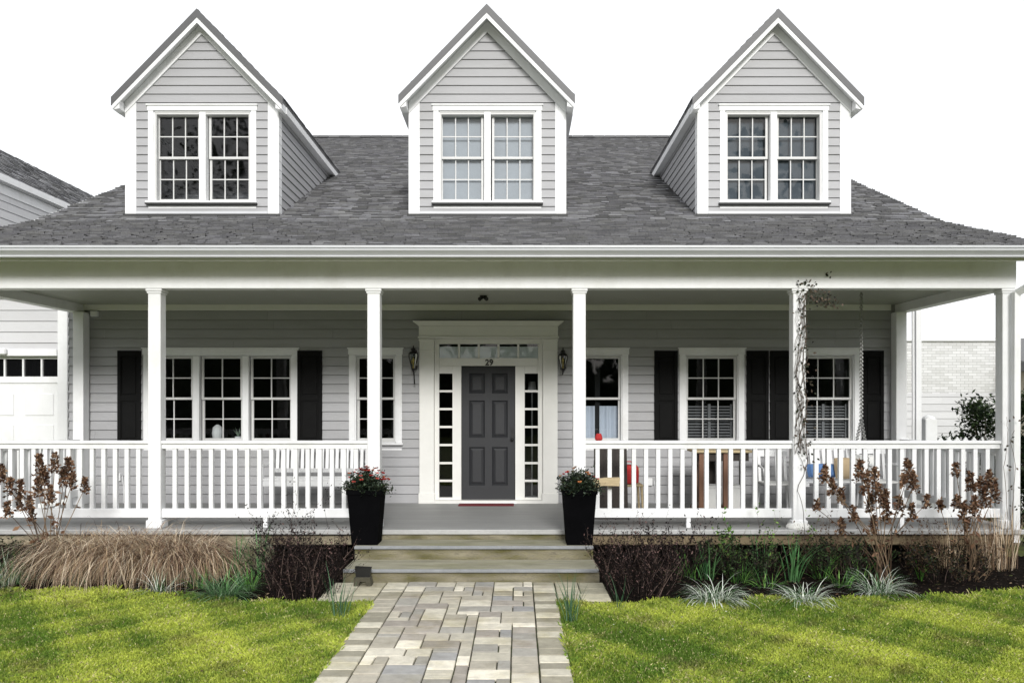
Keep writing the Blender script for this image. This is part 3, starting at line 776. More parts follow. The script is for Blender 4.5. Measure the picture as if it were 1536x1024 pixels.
# grass blades (uncountable)
def grass(seed=5):
    rs = np.random.RandomState(seed)
    n = 620000
    t = rs.rand(n); Y = 4.75 + (8.75-4.75)*t**1.25
    X = (rs.rand(n)*2-1)*(.66*Y+.6)
    wob = .07*np.sin(X*5.3)+.05*np.sin(X*13+2)+.05*rs.randn(n)*rs.rand(n)
    edgeL = 8.45 - .62*np.exp(-((X+1.9)/1.6)**2) ; edgeR = 7.85+.10*np.clip(X-1, 0, 9)
    edge = np.where(X < 0, np.minimum(edgeL, 8.5), edgeR) + wob
    ok = (Y < edge) & ~((X > PXL-.0) & (X < PXR+.0)) & ~((Y > 7.9) & (X > -2.02) & (X < .94))
    # a few blades lean over the path edge
    X = X[ok]; Y = Y[ok]; n = len(X)
    def fld(s, a, b, c):
        return np.sin(X*s+a)*np.sin(Y*s*1.3+b) + .6*np.sin(X*s*2.3+Y*s*1.7+c) + .4*np.sin(X*s*5.1-Y*s*4.3+a*2)
    f1 = fld(1.1, 1, 2, 3); f2 = fld(2.7, 4, 1, 0); f3 = fld(.6, 2, 5, 1)
    H = (.010+.016*rs.rand(n))*(1+.35*np.clip(f2, -1, 1)); H *= 1+.35*(np.exp(-((Y-edge[ok])/.08)**2)) + .5*np.exp(-((np.minimum(abs(X-PXL), abs(X-PXR)))/.05)**2)
    Wd = .0016+.0016*rs.rand(n); az = rs.rand(n)*6.283; ln = H*(.3+.9*rs.rand(n)); la = rs.rand(n)*6.283
    dx = np.cos(az)*Wd; dy = np.sin(az)*Wd; tx = np.cos(la)*ln; ty = np.sin(la)*ln
    z0 = np.full(n, -.03)
    V = np.empty((n, 4, 3), np.float32)
    V[:,0] = np.stack([X-dx, Y-dy, z0], 1); V[:,1] = np.stack([X+dx, Y+dy, z0], 1)
    V[:,2] = np.stack([X+tx+dx*.5, Y+ty+dy*.5, H*.8], 1); V[:,3] = np.stack([X+tx*1.5-dx*.1, Y+ty*1.5-dy*.1, H], 1)
    me = bpy.data.meshes.new('lawn_grass')
    me.vertices.add(n*4); me.vertices.foreach_set('co', V.ravel())
    me.loops.add(n*4); me.loops.foreach_set('vertex_index', np.arange(n*4, dtype=np.int32))
    me.polygons.add(n); me.polygons.foreach_set('loop_start', np.arange(0, n*4, 4, dtype=np.int32)); 
    me.update(calc_edges=True)
    A = np.array((.55,.62,.10)); B = np.array((.13,.23,.03)); D = np.array((.60,.55,.27)); G = np.array((.05,.13,.01))
    f4 = fld(6.3, 2, 1, 4); a = np.clip(.45+.26*f1+.22*f2+.20*f4+.18*fld(1.73, 5, 2, 6)*fld(.83, 1, 0, 2)+rs.randn(n)*.2, 0, 1)[:,None]; c = A*a+B*(1-a)
    g = np.clip((f3-.55)*1.2 + (-X-3.0)*.5 + (X-3.9)*.4, 0, 1)[:,None]; c = c*(1-g*.75)+G*g*.75
    br_ = np.clip((fld(3.9, 3, 3, 1)-.9)*1.2, 0, .38)[:,None]; c = c*(1-br_)+np.array((.20,.17,.07))*br_
    dd = (rs.rand(n) < .06+.08*(f2 > .8))[:,None]; c = np.where(dd, D*(.7+.6*rs.rand(n))[:,None], c)
    c = c*(.75+.5*rs.rand(n))[:,None]
    col = np.ones((n, 4, 4), np.float32); col[:,:,:3] = c[:,None,:]
    at = me.color_attributes.new('tone', 'FLOAT_COLOR', 'CORNER'); at.data.foreach_set('color', col.ravel())
    me.materials.append(mat('grass_blades', (1,1,1), .6, tone=True, spec=.25, transl=.3))
    o = bpy.data.objects.new('lawn_grass', me); C.objects.link(o)
    tag(o, 'short mossy yellow green lawn either side of the paved path', 'grass', kind='stuff')
grass()
# litter: tiny pale petals and leaf bits on the lawn and mulch
lt = MB(); rd = random.Random(21)
for i in range(4200):
    if i < 420: Y = rd.uniform(5, 7.8); X = rd.uniform(-.64*Y, .64*Y); z = .022
    else:
        Y = rd.uniform(7.95, 9.6); X = rd.choice([rd.uniform(-6.3, -1.98), rd.uniform(.95, 6.3)]); z = .012
    if PXL-.03 < X < PXR+.03 and z > .015: continue
    s = rd.uniform(.006, .018) if z > .015 else rd.uniform(.01, .03); a = rd.uniform(0, 6.28)
    c = rd.choice([(.75,.73,.68), (.35,.25,.14), (.08,.05,.03), (.2,.13,.08), (.05,.035,.02)]) if z > .015 else rd.choice([(.10,.06,.035), (.04,.025,.018), (.03,.02,.014), (.05,.03,.02), (.02,.014,.01), (.02,.014,.01), (.30,.22,.14) if rd.random() < .35 else (.05,.03,.02)])
    lt.leaf((X, Y, z), (math.cos(a), math.sin(a), rd.uniform(-.1,.4)), (rd.uniform(-.4,.4), rd.uniform(-.4,.4), 1), s*1.6, s*.8, 0, c)
LEAF = mat('leaf', (1,1,1), .6, tone=True, spec=.18, transl=.2)
TWIG = mat('twig', (1,1,1), .85, tone=True, spec=.2)
tag(lt.build('leaf_litter', LEAF), 'scattered fallen petals and dead leaf scraps', 'leaf litter', kind='stuff')

# ================================================================ PLANTS
def vj(c, k=.25, rd=random): q = rd.uniform(1-k, 1+k); return tuple(x*q for x in c)
def dry_grass(x, y, h, r, n, lab, seed, cols, name='ornamental_grass', group=None, cat='ornamental grass', lean=(0,45), droop=(60,150), wd=(.004,.009)):
    rd = random.Random(seed); t = MB()
    for i in range(n):
        a = rd.uniform(0, 6.283); rr = r*.45*math.sqrt(rd.random())
        L = h*rd.uniform(.75, 1.5) if droop[1] < 185 else h*rd.uniform(.7, 1.9)
        t.blade((x+math.cos(a)*rr*1.3, y+math.sin(a)*rr*.8, -.02), a+rd.uniform(-1.2,1.2), L, rd.uniform(*wd), R(rd.uniform(*lean)), R(rd.uniform(*droop)), 5, 0, vj(rd.choice(cols), .42, rd))
    o = t.build(name, LEAF); 
    # origin at its base
    o.location = (x, y, 0); me = o.data; me.transform(Matrix.Translation((-x, -y, 0)))
    return tag(o, lab, cat, group)
straw = [(.62,.49,.33), (.44,.32,.20), (.16,.10,.06), (.80,.68,.52), (.07,.04,.025), (.36,.24,.17)]
gx = 'dry ornamental grasses below the left railing'
for i, (px, py, h_, lab) in enumerate([
    (112, 864, .74, 'straw coloured arching grass clump at the left end, behind the brown seed heads'),
    (150, 865, .78, 'tall straw coloured grass clump, second from the left in the bed'),
    (203, 865, .80, 'straw coloured grass clump left of the first column foot'),
    (255, 865, .76, 'straw coloured grass clump in front of the first column foot'),
    (302, 864, .64, 'darker thinner straw grass clump beside the green strap leaved plant')]):
    Y = GY(py); dry_grass(PX(px, Y), Y, h_*.86, .40, 1300, lab, 40+i, straw, group=gx, lean=(0,30), droop=(130,195), wd=(.003,.0065))
def tuft(px, py, h_, r, n, cols, lab, seed, group=None, wd=(.004,.008), lean=(10,72), droop=(30,110), name='grass_tuft', cat='plant'):
    Y = GY(py); return dry_grass(PX(px, Y), Y, h_, r, n, lab, seed, cols, name, group, cat, lean, droop, wd)
grn = [(.06,.15,.05), (.10,.22,.08), (.16,.30,.14), (.05,.11,.05), (.28,.38,.24)]
varg = [(.70,.74,.64), (.08,.17,.07), (.78,.80,.74), (.42,.52,.38), (.04,.09,.03)]
tuft(335, 893, .30, .26, 300, grn, 'bushy green strap leaved tuft at the left lawn edge', 60)
tuft(14, 874, .40, .22, 220, grn+varg[:1], 'green strap leaved tuft at the far left edge of the bed', 61)
tuft(117, 872, .30, .12, 70, grn[:2], 'small dark green tuft among the straw grass', 62)
tuft(242, 888, .26, .12, 70, varg, 'small pale striped tuft in front of the straw grass', 63)
gv = 'white striped grass tufts along the right lawn edge'
tuft(1072, 902, .31, .24, 330, varg, 'leftmost white striped grass tuft of the right bed', 64, gv, lean=(15,78), droop=(70,140))
tuft(1205, 902, .29, .22, 300, varg, 'middle white striped grass tuft of the right bed, in front of the vine column', 65, gv, lean=(20,80), droop=(60,150))
tuft(1318, 890, .28, .22, 270, varg, 'rightmost white striped grass tuft, below the brown hydrangea', 66, gv, lean=(5,70), droop=(60,130))
def shoots(px, py, h_, n, r, lab, seed, cols=((.05,.14,.05),(.08,.2,.07),(.12,.26,.1)), group=None):
    return tuft(px, py, h_, r, n, list(cols), lab, seed, group, (.012,.02), (0,25), (0,70), 'bulb_shoots', 'plant')
shoots(350, 868, .42, 16, .12, 'upright green bulb leaves left of the round stone', 70)
shoots(388, 866, .45, 14, .1, 'upright green bulb leaves in front of the round stone', 71)
shoots(1062, 868, .36, 18, .12, 'green bulb leaves behind the leftmost striped tuft', 72)
shoots(1188, 870, .40, 26, .16, 'green bulb leaves behind the middle striped tuft', 73)
shoots(1140, 862, .38, 14, .14, 'sparse green bulb leaves between the two striped tufts', 77)
shoots(1379, 868, .30, 8, .06, 'single small cluster of bright green bulb leaves below the brown seed heads', 74, ((.12,.32,.05),(.16,.38,.08)))
gr2 = [(.06,.16,.04), (.12,.28,.06), (.20,.38,.09), (.05,.10,.04)]
for i, (px, py, h_, n, lab) in enumerate([(1038, 866, .30, 40, 'small green leafy clump at the left of the right bed'), (1110, 872, .24, 50, 'low green clump between the left and middle striped tufts'),
        (1150, 880, .20, 40, 'low green clump just left of the middle striped tuft'), (1232, 866, .34, 34, 'green clump behind and right of the middle striped tuft'), (1262, 878, .22, 44, 'low green clump between the middle and right striped tufts'),
        (1290, 868, .26, 34, 'green clump at the foot of the withered hydrangea stems'), (372, 884, .24, 40, 'low green clump right of the strap leaved tuft'), (300, 880, .22, 30, 'low green clump in front of the rightmost straw grass')]):
    tuft(px, py, h_, .16, n, gr2, lab, 130+i, 'low green clumps in the garden beds', (.008,.016), (5,60), (10,80), 'green_clump')
dfc = ((.05,.12,.06),(.08,.17,.09),(.14,.24,.14))
tuft(509, 924, .36, .13, 26, list(dfc), 'thin green daffodil leaves at the left side of the path landing', 75, None, (.006,.01), (0,22), (0,50), 'bulb_shoots')
tuft(857, 932, .36, .1, 26, list(dfc), 'thin green daffodil leaves against the right path edge', 76, None, (.006,.01), (0,22), (0,50), 'bulb_shoots')
tuft(930, 914, .26, .06, 14, list(dfc), 'tiny green daffodil leaves at the corner of the right bed', 78, None, (.006,.01), (0,20), (0,40), 'bulb_shoots')

def twig_shrub(px, py, wdt, h_, n, lab, seed, sc, lc, nleaf=3, name='shrub', lsize=.025, spread=38, group=None, fork=3):
    rd = random.Random(seed); Y = GY(py); X = PX(px, Y)
    root = thing(name, (X, Y, 0), lab, 'shrub', group); s = MB(); l = MB()
    def grow(p, d, L, r, lev):
        pts = [p]; k = 4
        for i in range(k):
            d = (d+Vector((rd.uniform(-.22,.22), rd.uniform(-.22,.22), rd.uniform(-.05,.16)))).normalized(); pts.append(pts[-1]+d*L/k)
        s.tube(pts, [r*(1-.15*i) for i in range(k+1)], 3, 0, vj(rd.choice(sc), .3, rd), cap=False)
        if lev < 2:
            for i in range(fork):
                q = pts[rd.randint(1, k)]; grow(q, (d+Vector((rd.uniform(-.9,.9), rd.uniform(-.9,.9), rd.uniform(-.2,.5)))).normalized(), L*rd.uniform(.35,.6), r*.6, lev+1)
        for i in range(nleaf):
            q = pts[rd.randint(1, k)] ; l.leaf(q, (rd.uniform(-1,1), rd.uniform(-1,1), rd.uniform(-.4,1)), (rd.uniform(-1,1), rd.uniform(-1,1), rd.uniform(.1,1)), lsize*rd.uniform(.6,1.5), lsize*rd.uniform(.4,.8), 0, vj(rd.choice(lc), .35, rd))
    for i in range(n):
        a = rd.uniform(0, 6.283); rr = wdt*.32*math.sqrt(rd.random()); le = R(rd.uniform(0, spread))
        d = Vector((math.cos(a)*math.sin(le)*1.1, math.sin(a)*math.sin(le)*.7, math.cos(le)))
        grow(Vector((X+math.cos(a)*rr, Y+math.sin(a)*rr*.7, -.02)), d, h_*rd.uniform(.6, .95), .0035, 0)
    s.build('stem', TWIG, root)
    if l.f: l.build('foliage', LEAF, root)
    return root
pur = [(.018,.011,.011), (.03,.018,.015), (.20,.14,.12), (.012,.008,.008), (.010,.007,.007), (.015,.01,.01), (.02,.014,.012)]
lpu = [(.010,.006,.006), (.022,.010,.010), (.008,.005,.005), (.008,.005,.005), (.18,.11,.10), (.014,.008,.008), (.006,.005,.005)]
twig_shrub(457, 893, 1.0, .56, 80, 'dense dark purple twiggy shrub left of the steps', 81, pur, lpu, 4, lsize=.02)
twig_shrub(955, 890, .95, .54, 80, 'dense dark purple twiggy shrub right of the steps', 82, pur, lpu, 4, lsize=.02)
twig_shrub(425, 862, .5, .72, 18, 'thin dark stalks with black seed heads against the tan skirt', 83, pur, [(.02,.015,.015)], 3)
twig_shrub(1015, 868, .5, .55, 30, 'sparse brown twiggy shrub behind the leftmost striped tuft', 84, pur, lpu, 3)
gl = [(.16,.30,.05), (.09,.2,.035), (.24,.40,.09), (.06,.13,.03)]
bs = [(.14,.10,.06), (.22,.16,.10), (.08,.05,.04)]
twig_shrub(1090, 860, .5, .52, 7, 'leggy shrub with fresh lime green leaves below the right railing', 85, bs, gl, 2, 'leafy_shrub', .04, 26)
twig_shrub(1150, 858, .6, .52, 6, 'leggy shrub with sparse green leaves left of the vine column foot', 86, bs, gl, 2, 'leafy_shrub', .035, 30)
twig_shrub(1240, 856, .8, .5, 26, 'low tangle of bare brown twigs right of the vine column foot', 87, bs, [(.1,.06,.04)], 1, 'bare_shrub', .03, 45)
twig_shrub(1400, 852, .9, .45, 30, 'low tangle of bare brown twigs under the right skirt board', 88, bs, [(.1,.06,.04)], 1, 'bare_shrub', .03, 45)
twig_shrub(1455, 868, .5, .5, 14, 'pale bare twigs at the right end of the bed', 89, [(.26,.2,.13),(.16,.11,.07)], [(.2,.13,.08)], 1, 'bare_shrub', .03, 45)
twig_shrub(1120, 866, 1.3, .42, 46, 'dark tangled undergrowth behind the left and middle striped tufts', 92, pur, [(.02,.03,.012), (.012,.01,.008), (.05,.09,.03)], 4, 'undergrowth', .03, 50)
twig_shrub(1270, 866, 1.2, .40, 44, 'dark tangled undergrowth behind the middle and right striped tufts', 93, pur, [(.02,.03,.012), (.012,.01,.008), (.05,.09,.03)], 4, 'undergrowth', .03, 50)
twig_shrub(1415, 872, 1.1, .34, 40, 'dark tangled undergrowth at the foot of the right hydrangea', 94, pur, [(.02,.03,.012), (.012,.01,.008), (.06,.04,.02)], 4, 'undergrowth', .03, 55)
twig_shrub(40, 862, .9, .34, 36, 'dark tangled undergrowth at the far left of the bed', 95, pur, [(.02,.03,.012), (.012,.01,.008), (.05,.09,.03)], 4, 'undergrowth', .03, 50)
tuft(1420, 850, .45, .3, 60, straw, 'upright pale dead stalks under the right skirt board', 90, None, (.004,.008), (0,16), (0,30), 'dry_stalks')
tuft(1500, 852, .55, .34, 150, straw, 'upright pale dead stalks at the foot of the right corner column', 91, None, (.004,.008), (0,14), (0,30), 'dry_stalks')

def hydrangea(px, py, heads, lab, seed):
    """heads: list of (px,py,size) where the withered heads stand in the picture's plane of the plant"""
    rd = random.Random(seed); Y = GY(py); X = PX(px, Y)
    root = thing('hydrangea', (X, Y, 0), lab, 'shrub'); s = MB(); l = MB()
    bc = [(.10,.05,.03), (.16,.085,.05), (.24,.14,.085), (.06,.035,.025), (.30,.20,.13)]
    for (hx, hy, sz) in heads:
        yy = Y+rd.uniform(-.2, .2); hp = Vector((PX(hx, yy), yy, PZ(hy, yy))); b = Vector((X+rd.uniform(-.10,.10), Y+rd.uniform(-.1,.1), -.02))
        mid = b.lerp(hp, .5)+Vector((rd.uniform(-.05,.05)+(b.x-hp.x)*.12, rd.uniform(-.05,.05), .04))
        pts = [b, b.lerp(mid, .5)+Vector((0,0,.03)), mid, mid.lerp(hp, .55), hp, hp+Vector((0,0,sz*.6))]
        s.tube(pts, [.0055,.005,.0045,.004,.003,.002], 5, 0, vj(rd.choice([(.12,.08,.05),(.2,.14,.09),(.07,.045,.03)]), .2, rd), cap=False)
        sz *= 1.2; n = int(130*sz/.12)
        for i in range(n):      # withered panicle, cone shaped, pointed at top
            t = rd.random()**.8; r = sz*.42*(1-t)**.7*math.sqrt(rd.random()); a = rd.uniform(0, 6.283)
            q = hp+Vector((r*math.cos(a), r*math.sin(a), (t-.35)*sz*1.5))
            l.leaf(q, (rd.uniform(-1,1), rd.uniform(-1,1), rd.uniform(-.6,1)), (rd.uniform(-1,1), rd.uniform(-1,1), rd.uniform(-1,1)), rd.uniform(.02,.058), rd.uniform(.014,.038), 0, vj(rd.choice(bc), .45, rd))
        for i in range(3):      # a few hanging dead leaves
            q = pts[rd.randint(2, 4)]; l.leaf(q, (rd.uniform(-1,1), rd.uniform(-.5,.5), rd.uniform(-1,.3)), (rd.uniform(-1,1),rd.uniform(-1,1),.5), rd.uniform(.05,.10), rd.uniform(.025,.05), 0, vj(rd.choice(bc[:3]), .3, rd))
    s.build('stem', TWIG, root); l.build('seed_head', LEAF, root)
hydrangea(75, 868, [(2,716,.12),(15,735,.12),(12,768,.1),(31,738,.12),(45,758,.1),(60,703,.14),(57,735,.13),(66,720,.12),(82,700,.13),(75,747,.12),(96,722,.12),(103,708,.14),(108,725,.1),(127,732,.10),(48,775,.08),(30,758,.10)],
          'leafless hydrangea with withered brown flower heads at the far left railing', 101)
hydrangea(1322, 872, [(1237,716,.12),(1248,735,.11),(1262,748,.1),(1290,712,.14),(1300,730,.14),(1312,722,.13),(1318,745,.12),(1328,752,.12),(1355,722,.06),(1362,712,.15),(1370,728,.13),(1350,762,.11),(1280,775,.10),(1330,775,.11),(1305,760,.12),(1368,772,.10),(1390,755,.08),(1225,762,.07),(1262,795,.1),(1310,792,.12)],
          'tall leafless hydrangea with withered brown flower heads before the porch swing', 102)
hydrangea(1452, 868, [(1434,708,.09),(1456,728,.12),(1470,735,.12),(1482,728,.12),(1492,742,.14),(1478,752,.13),(1462,765,.13),(1445,772,.12),(1436,755,.08),(1484,722,.10),(1450,790,.09),(1410,760,.07)],
          'leafless hydrangea with withered brown flower heads near the right corner column', 103)

# climbing vine on the fourth column
def vine(lab, paths, leaves_at, loc, seed):
    rd = random.Random(seed); root = thing('climbing_vine', loc, lab, 'vine'); s = MB(); l = MB()
    for pts, r in paths:
        P = [Vector(p) for p in pts]; fine = []
        for a, b in zip(P[:-1], P[1:]):
            for k in range(4): fine.append(a.lerp(b, k/4)+Vector((rd.uniform(-.008,.008), 0, rd.uniform(-.008,.008))))
        fine.append(P[-1]); s.tube(fine, [r*(1-.5*i/len(fine)) for i in range(len(fine))], 5, 0, vj((.10,.08,.065), .35, rd), cap=False)
    for (x, y, z, dx, dz, n) in leaves_at:
        for i in range(n):
            l.leaf((x+rd.gauss(0, dx), y+rd.uniform(-.03,.0), z+rd.gauss(0, dz)), (rd.uniform(-1,1), rd.uniform(-.6,.2), rd.uniform(-1,.6)), (rd.uniform(-.4,.4), -1, rd.uniform(-.4,.4)), rd.uniform(.025,.055), rd.uniform(.018,.034), 0, vj(rd.choice([(.03,.035,.02), (.06,.05,.035), (.02,.02,.018), (.12,.09,.07)]), .3, rd))
    s.build('stem', TWIG, root); l.build('foliage', LEAF, root)
YV = CY-.095
def vp(px, py, y=YV): return (PX(px, y), y, PZ(py, y))
rdv = random.Random(9); paths = [([vp(1210,862,9.2), vp(1206,800,9.6), vp(1205,760,9.7), vp(1196,735), vp(1208,705), vp(1202,690), vp(1195,670)], .0045),
    ([vp(1208,705), vp(1212,690,YV-.01), vp(1206,650,YV-.01), vp(1210,600,YV), vp(1203,550), vp(1209,500), vp(1206,460), vp(1212,432)], .007),
    ([vp(1198,670), vp(1205,630), vp(1197,590), vp(1207,560), vp(1212,530), vp(1204,490), vp(1199,450), vp(1205,425), vp(1202,395)], .005),
    ([vp(1212,432), vp(1225,445), vp(1240,458), vp(1252,462)], .004), ([vp(1212,432), vp(1228,438), vp(1245,448), vp(1262,452)], .003),
    ([vp(1225,440), vp(1232,425), vp(1240,415), vp(1247,404)], .003), ([vp(1228,445), vp(1240,450), vp(1252,448), vp(1258,440)], .003), ([vp(1215,440), vp(1225,455), vp(1245,464)], .003)]
for k in range(9):
    p = [(rdv.uniform(1192,1212), y) for y in range(680, 430, -40)]; paths.append(([vp(a, b, YV-.004*(k % 3)) for a, b in p], .003))
lv = [(vp(1203, y)[0]+.02, YV-.01, vp(1203, y)[2], .06, .08, 12) for y in range(440, 700, 22)] + [(vp(1228,447)[0], YV, vp(1228,447)[2], .10, .05, 55), (vp(1243,455)[0], YV, vp(1243,455)[2], .07, .035, 30), (vp(1240,415)[0], YV, vp(1240,415)[2], .03, .03, 6), (vp(1214,425)[0], YV, vp(1214,425)[2], .06, .03, 14)]
vine('bare woody vine with small dark leaves climbing the white column before the swing', paths, lv, (PX(1210,9.2), 9.2, 0), 5)
def vp2(px, py, y=9.68): return (PX(px, y), y, PZ(py, y))
vine('thin wiry vine climbing the right corner column and downspout', [([vp2(1508,850), vp2(1512,780), vp2(1506,700), vp2(1512,650), vp2(1510,625)], .004), ([vp2(1520,850), vp2(1518,760), vp2(1524,700), vp2(1516,660), vp2(1522,645)], .004)],
     [(vp2(1515,y)[0], 9.67, vp2(1515,y)[2], .04, .04, 4) for y in (630, 660, 700, 730, 765)], (PX(1508,9.68), 9.68, 0), 6)

# evergreen shrubs at the right
def leafy_bush(x, y, h_, r, n, lab, seed, cols, size=.085, name='evergreen_bush', z0=0.0, cat='shrub'):
    rd = random.Random(seed); root = thing(name, (x, y, 0), lab, cat); s = MB(); l = MB()
    cl_ = []
    for k in range(38):
        a = rd.uniform(0, 6.283); t = rd.random(); rr = r*math.sqrt(rd.random())*(1-.25*t); cl_.append(Vector((x+rr*math.cos(a), y+rr*math.sin(a), z0+.15+t*(h_-.25))))
    for c in cl_:
        b = Vector((x+rd.uniform(-.06,.06), y+rd.uniform(-.06,.06), 0)); s.tube([b, b.lerp(c, .5)+Vector((0,0,.08)), c], [.012,.008,.004], 4, 0, (.09,.07,.05), cap=False)
        for i in range(n//38):
            q = c+Vector((rd.gauss(0,.10), rd.gauss(0,.10), rd.gauss(0,.09))); l.leaf(q, (rd.uniform(-1,1), rd.uniform(-1,1), rd.uniform(-.3,1)), (rd.uniform(-.6,.6), rd.uniform(-.6,.6), 1), size*rd.uniform(.7,1.4), size*rd.uniform(.35,.6), 0, vj(rd.choice(cols), .4, rd))
    s.build('branch', TWIG, root); l.build('foliage', LEAF, root); return root
ev = [(.010,.022,.008), (.02,.04,.012), (.035,.06,.02), (.008,.014,.006), (.06,.08,.04)]
leafy_bush(PX(1472,13.6), 13.6, 2.02, .42, 5200, 'dark evergreen bush behind the right side railing', 111, ev)
leafy_bush(PX(1560,11.0), 11.0, 2.15, .5, 7000, 'dark evergreen bush outside the right corner column', 112, ev)
leafy_bush(PX(1430,13.8), 13.8, 1.35, .42, 3600, 'lower dark evergreen bush beside the white gate post', 113, ev)

# ================================================================ NEIGHBOURING BUILDINGS
nb_ = thing('neighbour_house', (-11, 14, 0), 'pale grey sided neighbouring house with a garage door at the left edge', 'house')
GYd = 14.0; gx1 = PX(101, GYd); gd1 = PX(88, GYd); gd0 = gd1-4.9
wl = MB(); zh = PZ(534, GYd)
siding(wl, lambda u,z,d: (u, GYd-d, z), -15.5, gx1, 0, 4.25, [(gd0, gd1, -.1, zh)], ex=.19)
siding(wl, lambda u,z,d: (gx1+d, u, z), GYd, 22, 0, 4.25, ex=.19)
siding(wl, lambda u,z,d: (-12+d, u, z), 15, 27.9, 3.5, EYE+5.32, ex=.20)
siding(wl, lambda u,z,d: (u, 15-d, z), -19, -12, 3.5, EYE+5.3, ex=.20)
wl.build('wall', SIDEN, nb_)
t = MB(); t.cbox(gd1, gx1+.02, GYd-.04, GYd+.02, 0, 4.2, .006); t.cbox(gd0-.15, gd1-.002, GYd-.06, GYd+.02, zh, zh+.12, .006); t.cbox(gx1+.022, gx1+.10, GYd-.0, GYd+.09, 0, 3.9, .005)
t.cbox(PX(-4,GYd), PX(15,GYd), GYd-.14, GYd-.061, zh+.02, zh+.13, .02)
t.build('corner_trim', WHITE, nb_)
gdm = MB(); z = 0
gdm.box(gd0, gd1-.001, GYd+.06, GYd+.10, 0, PZ(567,GYd)); gdm.box(gd0, gd1-.001, GYd+.04, GYd+.09, PZ(574,GYd), PZ(567,GYd)+.03); gdm.box(gd0, gd1-.001, GYd+.05, GYd+.09, PZ(538,GYd), zh)
for k in range(14):
    x = gd1-.02-.325*k; gdm.box(x-.325, x-.325+.03, GYd+.05, GYd+.09, PZ(567,GYd), PZ(538,GYd))
for r_ in range(4):
    for k in range(7):
        xa = gd1-.12-k*.70; za = .12+r_*.55
        gdm.cbox(xa-.5, xa, GYd+.048, GYd+.061, za, za+.38, .006)
gdo = gdm.build('garage_door', WHITE, nb_)
q = MB(); q.face(((gd0,GYd+.085,PZ(567,GYd)),(gd1,GYd+.085,PZ(567,GYd)),(gd1,GYd+.085,PZ(538,GYd)),(gd0,GYd+.085,PZ(538,GYd)))); q.build('door_window', mat('dark_pane', (.005,.005,.006), .08), gdo)
q = MB(); q.box(-15.2, gx1-.05, GYd+.3, 21.5, .0, .02); q.box(-15.2, gx1-.05, 18, 18.1, 0, 4); q.build('interior', DARK, nb_)
r = MB()
sh = Vector((0, 5, 1.5)); shingles(r, (-15.7, 13.6, 4.2), (1,0,0), sh, -7.7+15.7-.02, sh.length, seed=71, exp=.2)
r.prism([(13.62,4.19),(18.6,5.69),(23.5,4.2),(18.6,5.6),(13.7,4.12)], 'x', -15.7, -7.72, 0, .7)
ex_, ez_ = -11.9, EYE+5.35; rx_, rz_ = -14.85, EYE+7.36
Vr = Vector((rx_-ex_, 0, rz_-ez_)); shingles(r, (ex_, 14.8, ez_), (0,1,0), Vr, 13.0, Vr.length, seed=72, exp=.2, lap=.02)
r.prism([(ex_, ez_-.01), (rx_, rz_-.01), (rx_-2.9, ez_), (rx_-2.9, ez_-.15), (rx_, rz_-.2), (ex_, ez_-.12)], 'y', 14.8, 27.8, 0, .7)
r.build('roof', ROOF, nb_)
t = MB(); t.box(-11.9, -11.82, 14.8, 27.8, ez_-.17, ez_-.02); t.box(-12.0, -11.9, 14.8, 27.8, ez_-.19, ez_-.13); t.box(-11.99, -11.96, 14.9, 27.8, ez_-.42, ez_-.20); t.build('eave_trim', WHITE, nb_)

def brick_mat():
    m = mat('white_painted_brick', (.82,.82,.80), .8, .06, 3, .2, 40); N = m.node_tree.nodes; L = m.node_tree.links
    b = N['Principled BSDF']; br = N.new('ShaderNodeTexBrick'); br.inputs['Scale'].default_value = 4
    br.inputs['Color1'].default_value = (.70,.70,.70,1); br.inputs['Color2'].default_value = (.56,.56,.55,1); br.inputs['Mortar'].default_value = (.22,.22,.21,1)
    br.inputs['Mortar Size'].default_value = .012; br.inputs['Brick Width'].default_value = .9; br.inputs['Row Height'].default_value = .3
    g = N.new('ShaderNodeNewGeometry'); mp = N.new('ShaderNodeMapping'); mp.inputs['Rotation'].default_value = (R(-90),0,0); L.new(g.outputs['Position'], mp.inputs[0])
    L.new(mp.outputs[0], br.inputs[0]); L.new(br.outputs[0], b.inputs['Base Color']); return m
BRK = brick_mat()
wb = thing('outbuilding', (11, 22, 0), 'low white painted brick building seen through the right porch bay', 'building')
b = MB(); b.cbox(8.0, 13.35, 22, 27, 0, PZ(512, 22), .02); b.build('wall', BRK, wb)
b = MB(); b.cbox(7.95, 13.4, 21.93, 27.05, PZ(512,22)+.001, PZ(512,22)+.07, .015); b.build('coping', WHITE, wb)
b = MB(); siding(b, lambda u,z,d: (u, 21.97-d, z), 8.2, 13.34, 0, PZ(590, 22), ex=.2); b.build('lower_cladding', SIDEN, wb)
bh = thing('tan_house', (16, 21, 0), 'tan walled house with a dark roof at the far right edge', 'house')
b = MB(); b.box(13.6, 22, 21, 28, 0, PZ(556,21)+.0); b.build('wall', mat('tan_block', (.5,.45,.37), .85, .2, 4, .3, 20), bh)
b = MB(); b.prism([(20.5, PZ(550,21)), (24.5, PZ(505,24)), (28.5, PZ(550,21)), (28.5, PZ(556,21)), (20.5, PZ(556,21))], 'x', 13.3, 22.4, 0, .7); b.build('roof', ROOF, bh)
b = MB(); b.box(14.1, 15.6, 20.97, 20.999, 1.0, 2.3); b.build('window', mat('dark_pane2', (.01,.01,.012), .1), bh)

